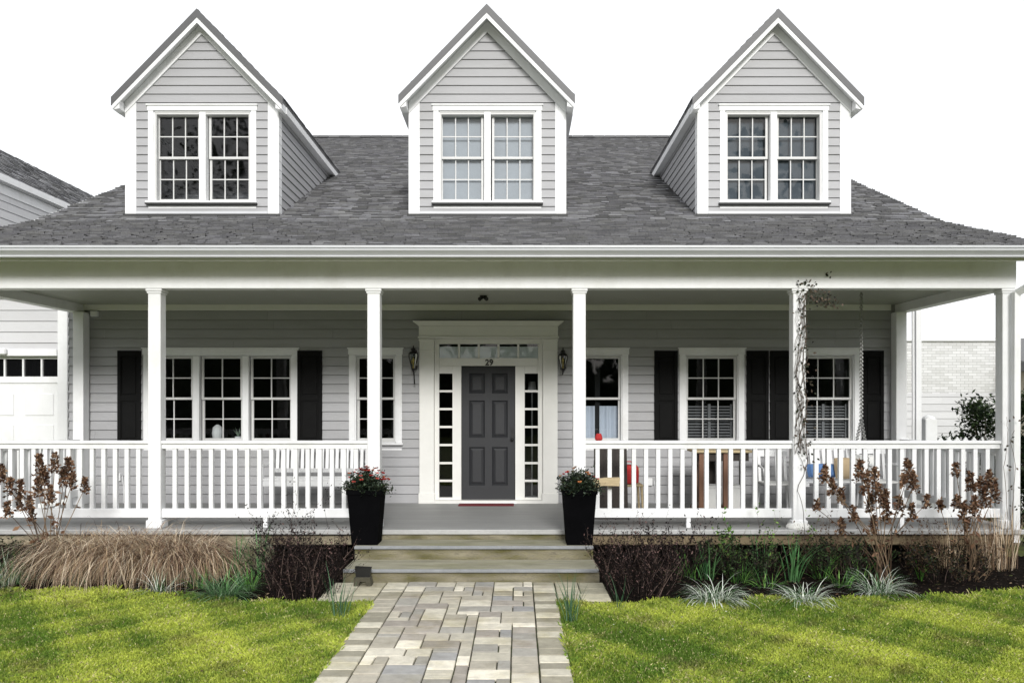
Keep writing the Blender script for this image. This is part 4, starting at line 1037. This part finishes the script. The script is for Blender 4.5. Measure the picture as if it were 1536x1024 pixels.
# white gate post and picket fence at the right of the house
fence = thing('picket_fence', (6.6, 13.5, 0), 'white picket fence with a tall round topped post beside the house', 'fence')
FYf = 13.5; px_ = PX(1393, FYf)
b = MB(); b.cbox(px_-.10, px_+.10, FYf-.1, FYf+.1, 0, PZ(628,FYf), .01); b.lathe(px_, FYf, [(.10,PZ(628,FYf)),(.09,PZ(628,FYf)+.03),(.05,PZ(628,FYf)+.055),(.01,PZ(628,FYf)+.065)], 14); b.build('post', WHITE, fence)
b = MB()
for z in (.4, 1.2): b.box(px_-.7, px_+3.2, FYf-.02, FYf+.02, z, z+.08)
b.build('rail', WHITE, fence)
b = MB()
for k in range(28):
    x = px_-.7+k*.14
    if abs(x+.04-px_) < .15: continue
    b.prism([(x,.1),(x+.085,.1),(x+.085,1.36),(x+.0425,1.42),(x,1.36)], 'y', FYf-.045, FYf-.021)
b.build('pickets', WHITE, fence)

tw = MB(); rd = random.Random(33); x = -60  # unseen tree belt, added to darken what the window panes reflect
prof = []
while x < 60:
    h_ = (20+4*math.sin(x*.9)+3*math.sin(x*2.3) if x < -9 else (18+3*math.sin(x*.9) if x > 9 else 8+1.2*math.sin(x*.7)+.8*math.sin(x*1.9))); prof.append((x, h_)); x += .8
for (xa, ha), (xb, hb) in zip(prof[:-1], prof[1:]):
    tw.prism([(xa, -.2), (xb, -.2), (xb, (hb+ha)/2*.55), (xa, ha*.55)], 'y', -28, -27)
    for k in range(34 if xa > -9 else 190):
        q = (rd.uniform(xa-.6, xb+.6), rd.uniform(-29, -25.5), ha*rd.uniform(.3, 1.02)); s_ = rd.uniform(.3, .8) if xa > -9 else rd.uniform(.12, .35)
        tw.leaf(q, (rd.uniform(-1,1), rd.uniform(-.4,.4), rd.uniform(-1,1)), (rd.uniform(-.5,.5), 1, rd.uniform(-.5,.5)), s_*1.3, s_*.8)
tag(tw.build('added_woods', mat('unseen_woods', (.02,.03,.012), .9, .3, 2)), 'unseen belt of dark trees added behind the camera for the window panes to mirror', 'unseen_woods', kind='stuff')

# ================================================================ THINGS ON AND ROUND THE PORCH
def planter(x, y, z, lab, group='black planters flanking the steps'):
    p = thing('planter', (x, y, z), lab, 'planter', group)
    b = MB(); H = .64; t0, t1 = .150, .192
    def ring(hw, zz): return [(x-hw,y-hw,zz),(x+hw,y-hw,zz),(x+hw,y+hw,zz),(x-hw,y+hw,zz)]
    R_ = [ring(t0,z), ring(t1,z+H-.05), ring(t1+.012,z+H-.048), ring(t1+.012,z+H), ring(t1-.02,z+H), ring(t1-.03,z+H-.06)]
    for a, c in zip(R_[:-1], R_[1:]):
        for i in range(4):
            j = (i+1) % 4; b.face((a[i], a[j], c[j], c[i]))
    b.face(R_[0][::-1]); b.build('pot', POT, p)
    s = MB(); s.face(ring(t1-.029, z+H-.05)); s.build('soil', SOIL, p)
    return z+H
def mum(x, y, z, lab, seed, nf, fc, r=.29):
    rd = random.Random(seed); root = thing('flowering_plant', (x, y, z-.05), lab, 'plant'); l = MB(); f = MB(); s = MB()
    for k in range(140):
        a = rd.uniform(0, 6.283); le = R(rd.uniform(0, 88)); d = Vector((math.cos(a)*math.sin(le), math.sin(a)*math.sin(le), math.cos(le)*.85))
        e = Vector((x, y, z-.04))+d*r*rd.uniform(.6, 1.1); s.tube([(x, y, z-.05), Vector((x,y,z-.03)).lerp(e, .5), e], .003, 3, 0, (.06,.06,.03), cap=False)
        for i in range(34):
            q = Vector((x,y,z-.03)).lerp(e, rd.uniform(.3, 1.05))+Vector((rd.gauss(0,.025), rd.gauss(0,.025), rd.gauss(0,.02)))
            l.leaf(q, (rd.uniform(-1,1), rd.uniform(-1,1), rd.uniform(-.5,1)), (rd.uniform(-.7,.7), rd.uniform(-.7,.7), 1), rd.uniform(.025,.05), rd.uniform(.012,.024), 0, vj(rd.choice([(.012,.022,.012),(.03,.05,.022),(.010,.016,.011),(.09,.12,.08),(.02,.03,.02)]), .35, rd))
    for k in range(nf):
        a = rd.uniform(0, 6.283); le = R(rd.uniform(0, 62)); d = Vector((math.cos(a)*math.sin(le), math.sin(a)*math.sin(le), math.cos(le)*.9))
        q = Vector((x, y, z-.03))+d*r*rd.uniform(.95, 1.12); c = vj(rd.choice(fc), .3, rd)
        for i in range(11):
            aa = i*.571; dd = Vector((math.cos(aa), math.sin(aa), .35 if i % 2 else .8)); f.leaf(q, dd, d, rd.uniform(.022,.032), .018, 0, c)
    s.build('stem', TWIG, root); l.build('foliage', LEAF, root); f.build('flowers', LEAF, root)
pz = EYE-1.61+.002
px1_, px2_ = PX(550.5, 9.48), PX(868, 9.48)
py_ = 9.47
zt = planter(px1_, py_, pz, 'tall black square planter at the left end of the steps')
planter(px2_, py_, pz, 'tall black square planter at the right end of the steps')
mum(px1_, py_, zt, 'bushy plant with many red flowers in the left planter', 1, 46, [(.40,.03,.02),(.5,.08,.06),(.45,.12,.05),(.25,.02,.02)])
mum(px2_, py_, zt, 'dark bushy plant with a few red berries and orange blooms in the right planter', 2, 15, [(.5,.01,.02),(.5,.2,.08),(.45,.30,.2)])

# bench
def bench():
    x0, x1 = PX(389, 11.5), PX(389, 11.5)+1.62; yf, yb = 11.5, 12.0; zs = .43+.45
    r = thing('garden_bench', ((x0+x1)/2, 11.75, .43), 'white slatted wooden bench against the wall left of the door', 'bench')
    s = MB()
    for k in range(6): y = yf+k*.085; s.cbox(x0+.03, x1-.03, y, y+.068, zs-.02, zs+.005, .004)
    s.box(x0+.05, x1-.05, yf+.01, yf+.035, zs-.10, zs-.0205); s.box(x0+.05, x1-.05, yb-.04, yb-.015, zs-.10, zs-.0205)
    s.build('seat', WHITE, r)
    b = MB(); lean = .22
    def bp(u, h_): return (u, yb+lean*h_*.5, zs+h_)
    n = 20
    for h0, h1 in ((.06,.12),(.44,.51)):
        b.face((bp(x0+.05,h0), bp(x1-.05,h0), bp(x1-.05,h1), bp(x0+.05,h1)))
        p = [(yb+lean*h0*.5, zs+h0), (yb+lean*h1*.5, zs+h1), (yb+lean*h1*.5+.03, zs+h1), (yb+lean*h0*.5+.03, zs+h0)]; b.prism(p, 'x', x0+.05, x1-.05)
    for k in range(n):
        x = x0+.08+(x1-x0-.16-.045)*k/(n-1); h0, h1 = .12, .44
        p = [(yb+lean*h0*.5+.005, zs+h0), (yb+lean*h1*.5+.005, zs+h1), (yb+lean*h1*.5+.02, zs+h1), (yb+lean*h0*.5+.02, zs+h0)]; b.prism(p, 'x', x, x+.045)
    b.build('backrest', WHITE, r)
    for x in (x0, x1-.05):
        a = MB(); a.cbox(x-.012, x+.062, yf-.03, yb+.03, zs+.19, zs+.215, .006); a.build('armrest', WHITE, r)
        l = MB(); l.cbox(x, x+.05, yf, yf+.05, .43, zs+.189, .004); l.build('leg', WHITE, r)
        l = MB(); l.prism([(yb,.43),(yb+.045,.43),(yb+.045,zs),(yb+lean*.26+.035,zs+.51),(yb+lean*.26-.0,zs+.51),(yb,zs)], 'x', x, x+.05); l.build('leg', WHITE, r)
bench()

# lanterns
def lantern(px, py0, py1, tail, lab):
    Y = WY-.16; x = PX(px, Y); zt = PZ(py0, Y); r = thing('wall_lantern', (x, Y, zt-.3), lab, 'lantern', 'coach lanterns beside the front door')
    s = (zt-PZ(563, Y))/.42
    zb = PZ(556, Y) ; H = zt-zb
    b = MB()
    b.lathe(x, Y, [(.004,zt),(.010,zt-.015),(.008,zt-.035),(.03,zt-.045),(.038,zt-.065),(.03,zt-.085),(.065,zt-.105),(.072,zt-.125),(.066,zt-.13)], 8)
    for k in range(6):
        a = k*math.pi/3; b.tube([(x+.068*math.cos(a), Y+.068*math.sin(a), zt-.125), (x+.072*math.cos(a), Y+.072*math.sin(a), zt-.17), (x+.026*math.cos(a), Y+.026*math.sin(a), zb+.03)], .006, 4)
    b.lathe(x, Y, [(.03,zb+.035),(.034,zb+.02),(.018,zb),(.008,zb-.015),(.006,zb-.02)], 8)
    if tail: b.tube([(x+.005,Y,zb-.01),(x+.012,Y+.02,zb-.10),(x+.014,Y+.03,zb-.20)], [.012,.009,.012], 6)
    else: b.tube([(x,Y,zb-.01),(x-.005,Y+.01,zb-.06)], [.012,.008], 6)
    b.build('frame', METAL, r)
    b = MB(); b.tube([(x+.02,Y,zb+.02),(x+.05,Y+.05,zb+.05),(x+.04,Y+.14,zb+.07)], .008, 6); b.tube([(x,Y,zt-.06),(x,Y+.08,zt-.05),(x,Y+.14,zt-.09)], .008, 6); b.cbox(x-.035, x+.035, Y+.135, Y+.156, zb+.02, zt-.06, .005); b.build('bracket', METAL, r)
    g = MB(); g.lathe(x, Y, [(.062,zt-.13),(.064,zt-.17),(.024,zb+.035)], 6); g.build('glass', GLASS, r)
    c = MB(); c.tube([(x,Y,zb+.03),(x,Y,zb+.13)], .008, 8); c.lathe(x, Y, [(.006,zb+.13),(.016,zb+.15),(.018,zb+.17),(.004,zb+.21)], 10); c.tube([(x,Y,zb+.10),(x-.025,Y,zb+.12),(x-.025,Y,zb+.16)], .006, 6); c.build('candle_bulb', BRASS, r)
lantern(620, 518, 577, True, 'black hexagonal wall lantern with long pointed tail left of the door')
lantern(844.5, 521, 563, False, 'black hexagonal wall lantern with short tail right of the door')
cl_ = thing('ceiling_spotlight', (PX(725,11.4), 11.4, CZ-.009), 'small dark twin spotlight on the porch ceiling above the door', 'light')
b = MB(); x = PX(725, 11.4); b.lathe(x, 11.4, [(.05,CZ-.03),(.055,CZ-.0095)], 14); b.build('base', METAL, cl_)
for s in (-1, 1):
    b = MB(); b.tube([(x,11.4,CZ-.03),(x+s*.03,11.37,CZ-.05),(x+s*.05,11.33,CZ-.065)], [.012,.022,.03], 8); b.build('lamp_head', METAL, cl_)

# small things on the sills of the triple window
b = MB(); x = x_of(319); b.lathe(x, WY+.20, [(.05,z_of(662)),(.07,z_of(660)),(.085,z_of(650)),(.07,z_of(641)),(.02,z_of(637))], 14); tag(b.build('vase', CLOTHW), 'pale round vase on the sill inside the middle pane of the triple window', 'vase')
hp_ = thing('potted_plant', (x_of(350), WY+.22, z_of(664)), 'spiky potted plant on the sill inside the triple window', 'plant')
b = MB(); b.lathe(x_of(350), WY+.22, [(.04,z_of(664)),(.055,z_of(655)),(.05,z_of(655))], 12); b.build('pot', CLOTHW, hp_)
b = MB()
for k in range(12): b.blade((x_of(350), WY+.22, z_of(656)), k*.55, .17, .012, R(15+8*(k % 5)), R(20), 4, 0, (.30,.38,.28))
b.build('foliage', LEAF, hp_)
lp = thing('table_lamp', (x_of(797), WY+.6, .43), 'pale shaded lamp standing inside behind the right sidelight', 'lamp')
b = MB(); xl_ = PX(798, WY+.6); b.lathe(xl_, WY+.6, [(.12,.44),(.12,.46),(.015,.48),(.015,PZ(588,WY+.6))], 12); b.build('stand', STEEL, lp)
b = MB(); b.lathe(xl_, WY+.6, [(.075,PZ(588,WY+.6)),(.055,PZ(572,WY+.6))], 14); b.build('lamp_shade', CLOTHW, lp)
# doormat
b = MB(); b.cbox(x_of(690)-.0, x_of(771)+.0, 12.02, 12.27, .431, .443, .004); tag(b.build('doormat', MATR), 'thin dark red doormat at the threshold of the charcoal door', 'doormat')
# round stone
b = MB(); x = PX(372, 9.45)
import math as _m
pr = []
n = 24
for k in range(n): a = 2*math.pi*k/n; pr.append((x+.27*math.cos(a)*(1+.03*math.sin(3*a)), .135+.235*math.sin(a)))
b.prism(pr, 'y', 9.52, 9.60)
for k in range(3): b.prism([(x+(px-x)*(.98-.03*k), .135+(pz_-.135)*(.98-.03*k)) for px, pz_ in pr], 'y', 9.52-.006*(k+1), 9.5195-.006*k)
tag(b.build('round_stone', mat('mossy_stone', (.33,.32,.24), .9, .25, 8, .5, 40, col2=(.16,.19,.09), c2scale=5)), 'round mossy stone slab leaning against the porch skirt left of the steps', 'stone slab')
# little dark ornament by the steps
r = thing('boot_scraper', (PX(545,8.6), 8.6, .014), 'small dark mossy cast boot scraper beside the lowest step', 'boot scraper')
b = MB(); x = PX(545, 8.6); b.prism([(x-.075,.10),(x+.075,.10),(x+.09,.20),(x-.085,.21)], 'y', 8.57, 8.62); b.build('scraper_plate', METAL, r)
b = MB(); b.prism([(x-.09,.014),(x-.04,.014),(x-.02,.06),(x+.04,.06),(x+.05,.014),(x+.10,.014),(x+.085,.10),(x-.085,.10)], 'y', 8.52, 8.64); b.build('base', mat('dark_mossy_iron', (.06,.055,.035), .8, .4, 14, .5, 60), r)

# right porch clutter
def swing():
    YS = 11.1; xl, xr = 3.88, PX(1292, YS); x0, x1 = xl-.02, xr+.02; zs = .43+.47
    r = thing('porch_swing', ((xl+xr)/2, YS, zs), 'white wooden porch swing hanging on chains in the right bay', 'porch swing')
    s = MB()
    for k in range(6): s.cbox(x0, x1, YS-.25+k*.085, YS-.25+k*.085+.07, zs-.012, zs+.01, .004)
    for x in (x0+.03, (x0+x1)/2, x1-.08): s.box(x, x+.05, YS-.26, YS+.27, zs-.06, zs-.0125)
    s.build('seat', WHITE, r)
    b = MB(); n = 10
    for k in range(n): x = x0+.04+(x1-x0-.13)*k/(n-1); b.prism([(YS+.26,zs),(YS+.28,zs),(YS+.40,zs+.5),(YS+.38,zs+.5)], 'x', x, x+.055)
    for h_ in (.08, .48): b.prism([(YS+.255+h_*.24,zs+h_),(YS+.285+h_*.24+.01,zs+h_),(YS+.30+h_*.24,zs+h_+.06),(YS+.27+h_*.24,zs+h_+.06)], 'x', x0+.01, x1-.01)
    b.build('backrest', WHITE, r)
    for x in (x0-.03, x1-.03):
        a = MB(); a.cbox(x, x+.06, YS-.28, YS+.34, zs+.22, zs+.245, .006); a.box(x+.01, x+.05, YS-.24, YS-.20, zs-.05, zs+.2195); a.build('armrest', WHITE, r)
    for x in (xl, xr):
        c = MB(); zr = PZ(628, YS)
        def link(p, d, k):
            L, rr = .032, .021; d = Vector(d).normalized(); o = d.orthogonal().normalized(); 
            if k % 2: o = d.cross(o)
            pts = [p+d*(L*.5*math.cos(a)*1.25)+o*rr*math.sin(a) for a in [2*math.pi*i/8 for i in range(9)]]
            c.tube(pts, .0062, 4, cap=False)
        z = CZ-.02; k = 0
        while z > zr: link(Vector((x, YS, z)), (0,0,1), k); z -= .027; k += 1
        for e in (-.22, .30):
            a = Vector((x, YS, zr)); q = Vector((x, YS+e, zs+.24)); n = int((q-a).length/.027)
            for i in range(n): link(a.lerp(q, i/n), q-a, i)
        c.tube([(x,YS,CZ-.009),(x,YS,CZ-.03)], .012, 6)
        c.build('chain', STEEL, r)
    def cushion(name, mt, cx, cy, cz, w_, d_, h_, tilt, lab, cat='cushion'):
        m = MB(); N_ = 10
        g = [[None]*(N_+1) for _ in range(N_+1)]
        for sgn in (1, -1):
            for i in range(N_+1):
                for j in range(N_+1):
                    u, v = i/N_*2-1, j/N_*2-1; e = (1-u**4)*(1-v**4); p = Vector((u*w_/2*(1-.06*v*v), 0, v*d_/2*(1-.06*u*u))); p.y = sgn*h_/2*e**.5
                    p = Matrix.Rotation(tilt, 3, 'X') @ p; g[i][j] = Vector((cx, cy, cz))+p
            for i in range(N_):
                for j in range(N_): m.face((g[i][j], g[i+1][j], g[i+1][j+1], g[i][j+1]))
        tag(m.build(name, mt, smooth=True), lab, cat)
    cushion('cushion', BLUE, PX(1233,11.2), YS+.10, zs+.13, .42, .20, .12, R(-20), 'blue cushion lying on the porch swing')
    cushion('cushion', TAN, PX(1262,11.2), YS+.02, zs+.17, .26, .30, .10, R(-15), 'tan cushion leaning on the porch swing')
    cushion('cushion', CLOTHW, PX(1305,11.0), YS+.03, zs+.19, .32, .34, .12, R(-12), 'white cushion at the right arm of the porch swing')
swing()

def chair(x, y, z0, mt, lab, w_=.44, seatm=None, name='chair', arms=False, hs=.44, hb=.88):
    r = thing(name, (x, y, z0), lab, 'chair'); h = w_/2
    s = MB(); s.cbox(x-h, x+h, y-h, y+h, z0+hs-.03, z0+hs, .008); s.build('seat', seatm or mt, r)
    b = MB()
    for k in range(4): q = x-h+.02+k*(w_-.08)/3; b.prism([(y+h-.03,z0+hs),(y+h,z0+hs),(y+h+.06,z0+hb),(y+h+.035,z0+hb)], 'x', q, q+.04)
    b.prism([(y+h+.03,z0+hb-.08),(y+h+.055,z0+hb-.08),(y+h+.068,z0+hb+.01),(y+h+.04,z0+hb+.01)], 'x', x-h, x+h); b.build('backrest', mt, r)
    for sx in (-1, 1):
        for sy in (-1, 1):
            l = MB(); l.tube([(x+sx*(h-.03), y+sy*(h-.03), z0+hs-.03), (x+sx*(h-.01), y+sy*(h-.01), z0)], [.02,.015], 8); l.build('leg', mt, r)
        if arms:
            a = MB(); a.tube([(x+sx*h, y-h+.02, z0+hs), (x+sx*(h+.03), y-h+.02, z0+hs+.2), (x+sx*(h+.03), y, z0+hs+.24), (x+sx*h, y+h, z0+hs+.22)], .018, 8); a.build('armrest', mt, r)
cwx = PX(943, 11.3)
chair(cwx, 11.4, .43, WOOD, 'small wooden chair holding a red bag behind the right railing', .40, hs=.40, hb=.60)
# red bag on it
b = MB(); n = 14
for i in range(9):
    t = i/8; ww = .16*(1-.35*max(0, t-.6)/.4)*(1-.1*(t < .1))
b.lathe(cwx, 11.36, [(.10,.831),(.15,.85),(.155,.95),(.15,1.05),(.13,1.09),(.10,1.10)], 12)
rb = thing('bag', (cwx, 11.36, .831), 'red fabric bag standing on the small wooden chair', 'bag'); b.build('body', RED, rb)
b = MB(); b.tube([(cwx-.08,11.3,1.08),(cwx-.05,11.28,1.15),(cwx+.03,11.28,1.15),(cwx+.07,11.3,1.08)], .009, 6); b.build('handle', RED, rb)
b = MB(); xa = PX(892, 10.7); xb = PX(941, 10.7)
b.prism([(10.62,.431),(10.66,.431),(10.82,1.40),(10.78,1.40)], 'x', xa, (xa+xb)/2-.004); b.prism([(10.62,.431),(10.66,.431),(10.80,1.36),(10.76,1.36)], 'x', (xa+xb)/2+.004, xb)
lb = thing('board_screen', ((xa+xb)/2, 10.7, .43), 'dark weathered boards standing behind the right planter', 'boards'); b.build('boards', DKWOOD, lb)
b = MB(); b.box(xa, xb, 10.80, 10.84, 1.1, 1.2); b.box(xa+.03, xa+.08, 10.84, 11.1, .431, 1.15); b.box(xb-.08, xb-.03, 10.84, 11.1, .431, 1.15); b.build('prop', DKWOOD, lb)
b = MB(); x = PX(890, 9.7); b.prism([(x,PZ(732,9.7)),(x+.12,PZ(728.5,9.7)),(x+.32,PZ(729,9.7)),(x+.33,PZ(717,9.7)),(x+.15,PZ(717.5,9.7)),(x+.0,PZ(720,9.7))], 'y', 9.73, 9.86)
tag(b.build('plank', WOOD), 'short pale plank lying between the right planter and the railing', 'plank')
b = MB(); x = PX(898, CY); 
b.lathe(x, CY, [(.035,PZ(660.3,CY)),(.05,PZ(660.3,CY)+.02),(.04,PZ(660.3,CY)+.06),(.03,PZ(660.3,CY)+.085)], 9); tag(b.build('watering_cup', RED), 'small red cup standing on the top rail right of the third column', 'cup')

# wooden table with bins
TX0, TX1, TY = PX(1042, 11.3), PX(1118, 11.3), 11.35
tb = thing('potting_table', ((TX0+TX1)/2, TY, .43), 'brown wooden table with a pale top behind the right railing', 'table')
zt_ = PZ(674, 11.3)
b = MB(); b.cbox(TX0-.04, TX1+.06, TY-.28, TY+.28, zt_-.035, zt_, .008); b.build('tabletop', WOOD, tb)
for x in (TX0+.02, TX0+.36):
    for y in (TY-.24, TY+.18):
        b = MB(); b.cbox(x, x+.075, y, y+.06, .43, zt_-.036, .004); b.build('leg', BROWN, tb)
b = MB(); b.box(TX0+.10, TX0+.355, TY+.22, TY+.24, .55, zt_-.04); b.box(TX0+.02, TX1, TY-.22, TY+.22, zt_-.15, zt_-.037); b.box(TX1-.06, TX1-.02, TY+.0, TY+.06, .43, zt_-.15); b.build('apron', DKWOOD, tb)
b = MB(); b.box(TX0-.0, TX1-.02, TY-.25, TY+.25, .47, .50); b.build('shelf', BROWN, tb)
for k, (xa, xb, lab) in enumerate(((TX0+.12, TX0+.33, 'white plastic bin under the left of the wooden table'), (TX0+.44, TX0+.64, 'white plastic bin under the right of the wooden table'))):
    b = MB(); y0_, y1_ = TY-.2, TY+.1; z0_, z1_ = .501, .79
    p0 = [(xa+.015,y0_+.01,z0_),(xb-.015,y0_+.01,z0_),(xb-.015,y1_-.01,z0_),(xa+.015,y1_-.01,z0_)]; p1 = [(xa,y0_,z1_),(xb,y0_,z1_),(xb,y1_,z1_),(xa,y1_,z1_)]
    for i in range(4): j = (i+1) % 4; b.face((p0[i], p0[j], p1[j], p1[i]))
    b.face(p0[::-1]); b.cbox(xa-.008, xb+.008, y0_-.008, y1_+.008, z1_, z1_+.03, .005)
    tag(b.build('storage_bin', CLOTHW), lab, 'bin', 'white bins under the wooden table')
chair(PX(1166, 11.6), 11.6, .43, WHITE, 'white armchair between the wooden table and the vine column', .46, CLOTHW, 'armchair', True, .40, .84)
chair(PX(1312, 11.9)+.05, 11.9, .43, WHITE, 'white armchair in the right corner of the porch behind the swing', .46, CLOTHW, 'armchair', True, .40, .86)
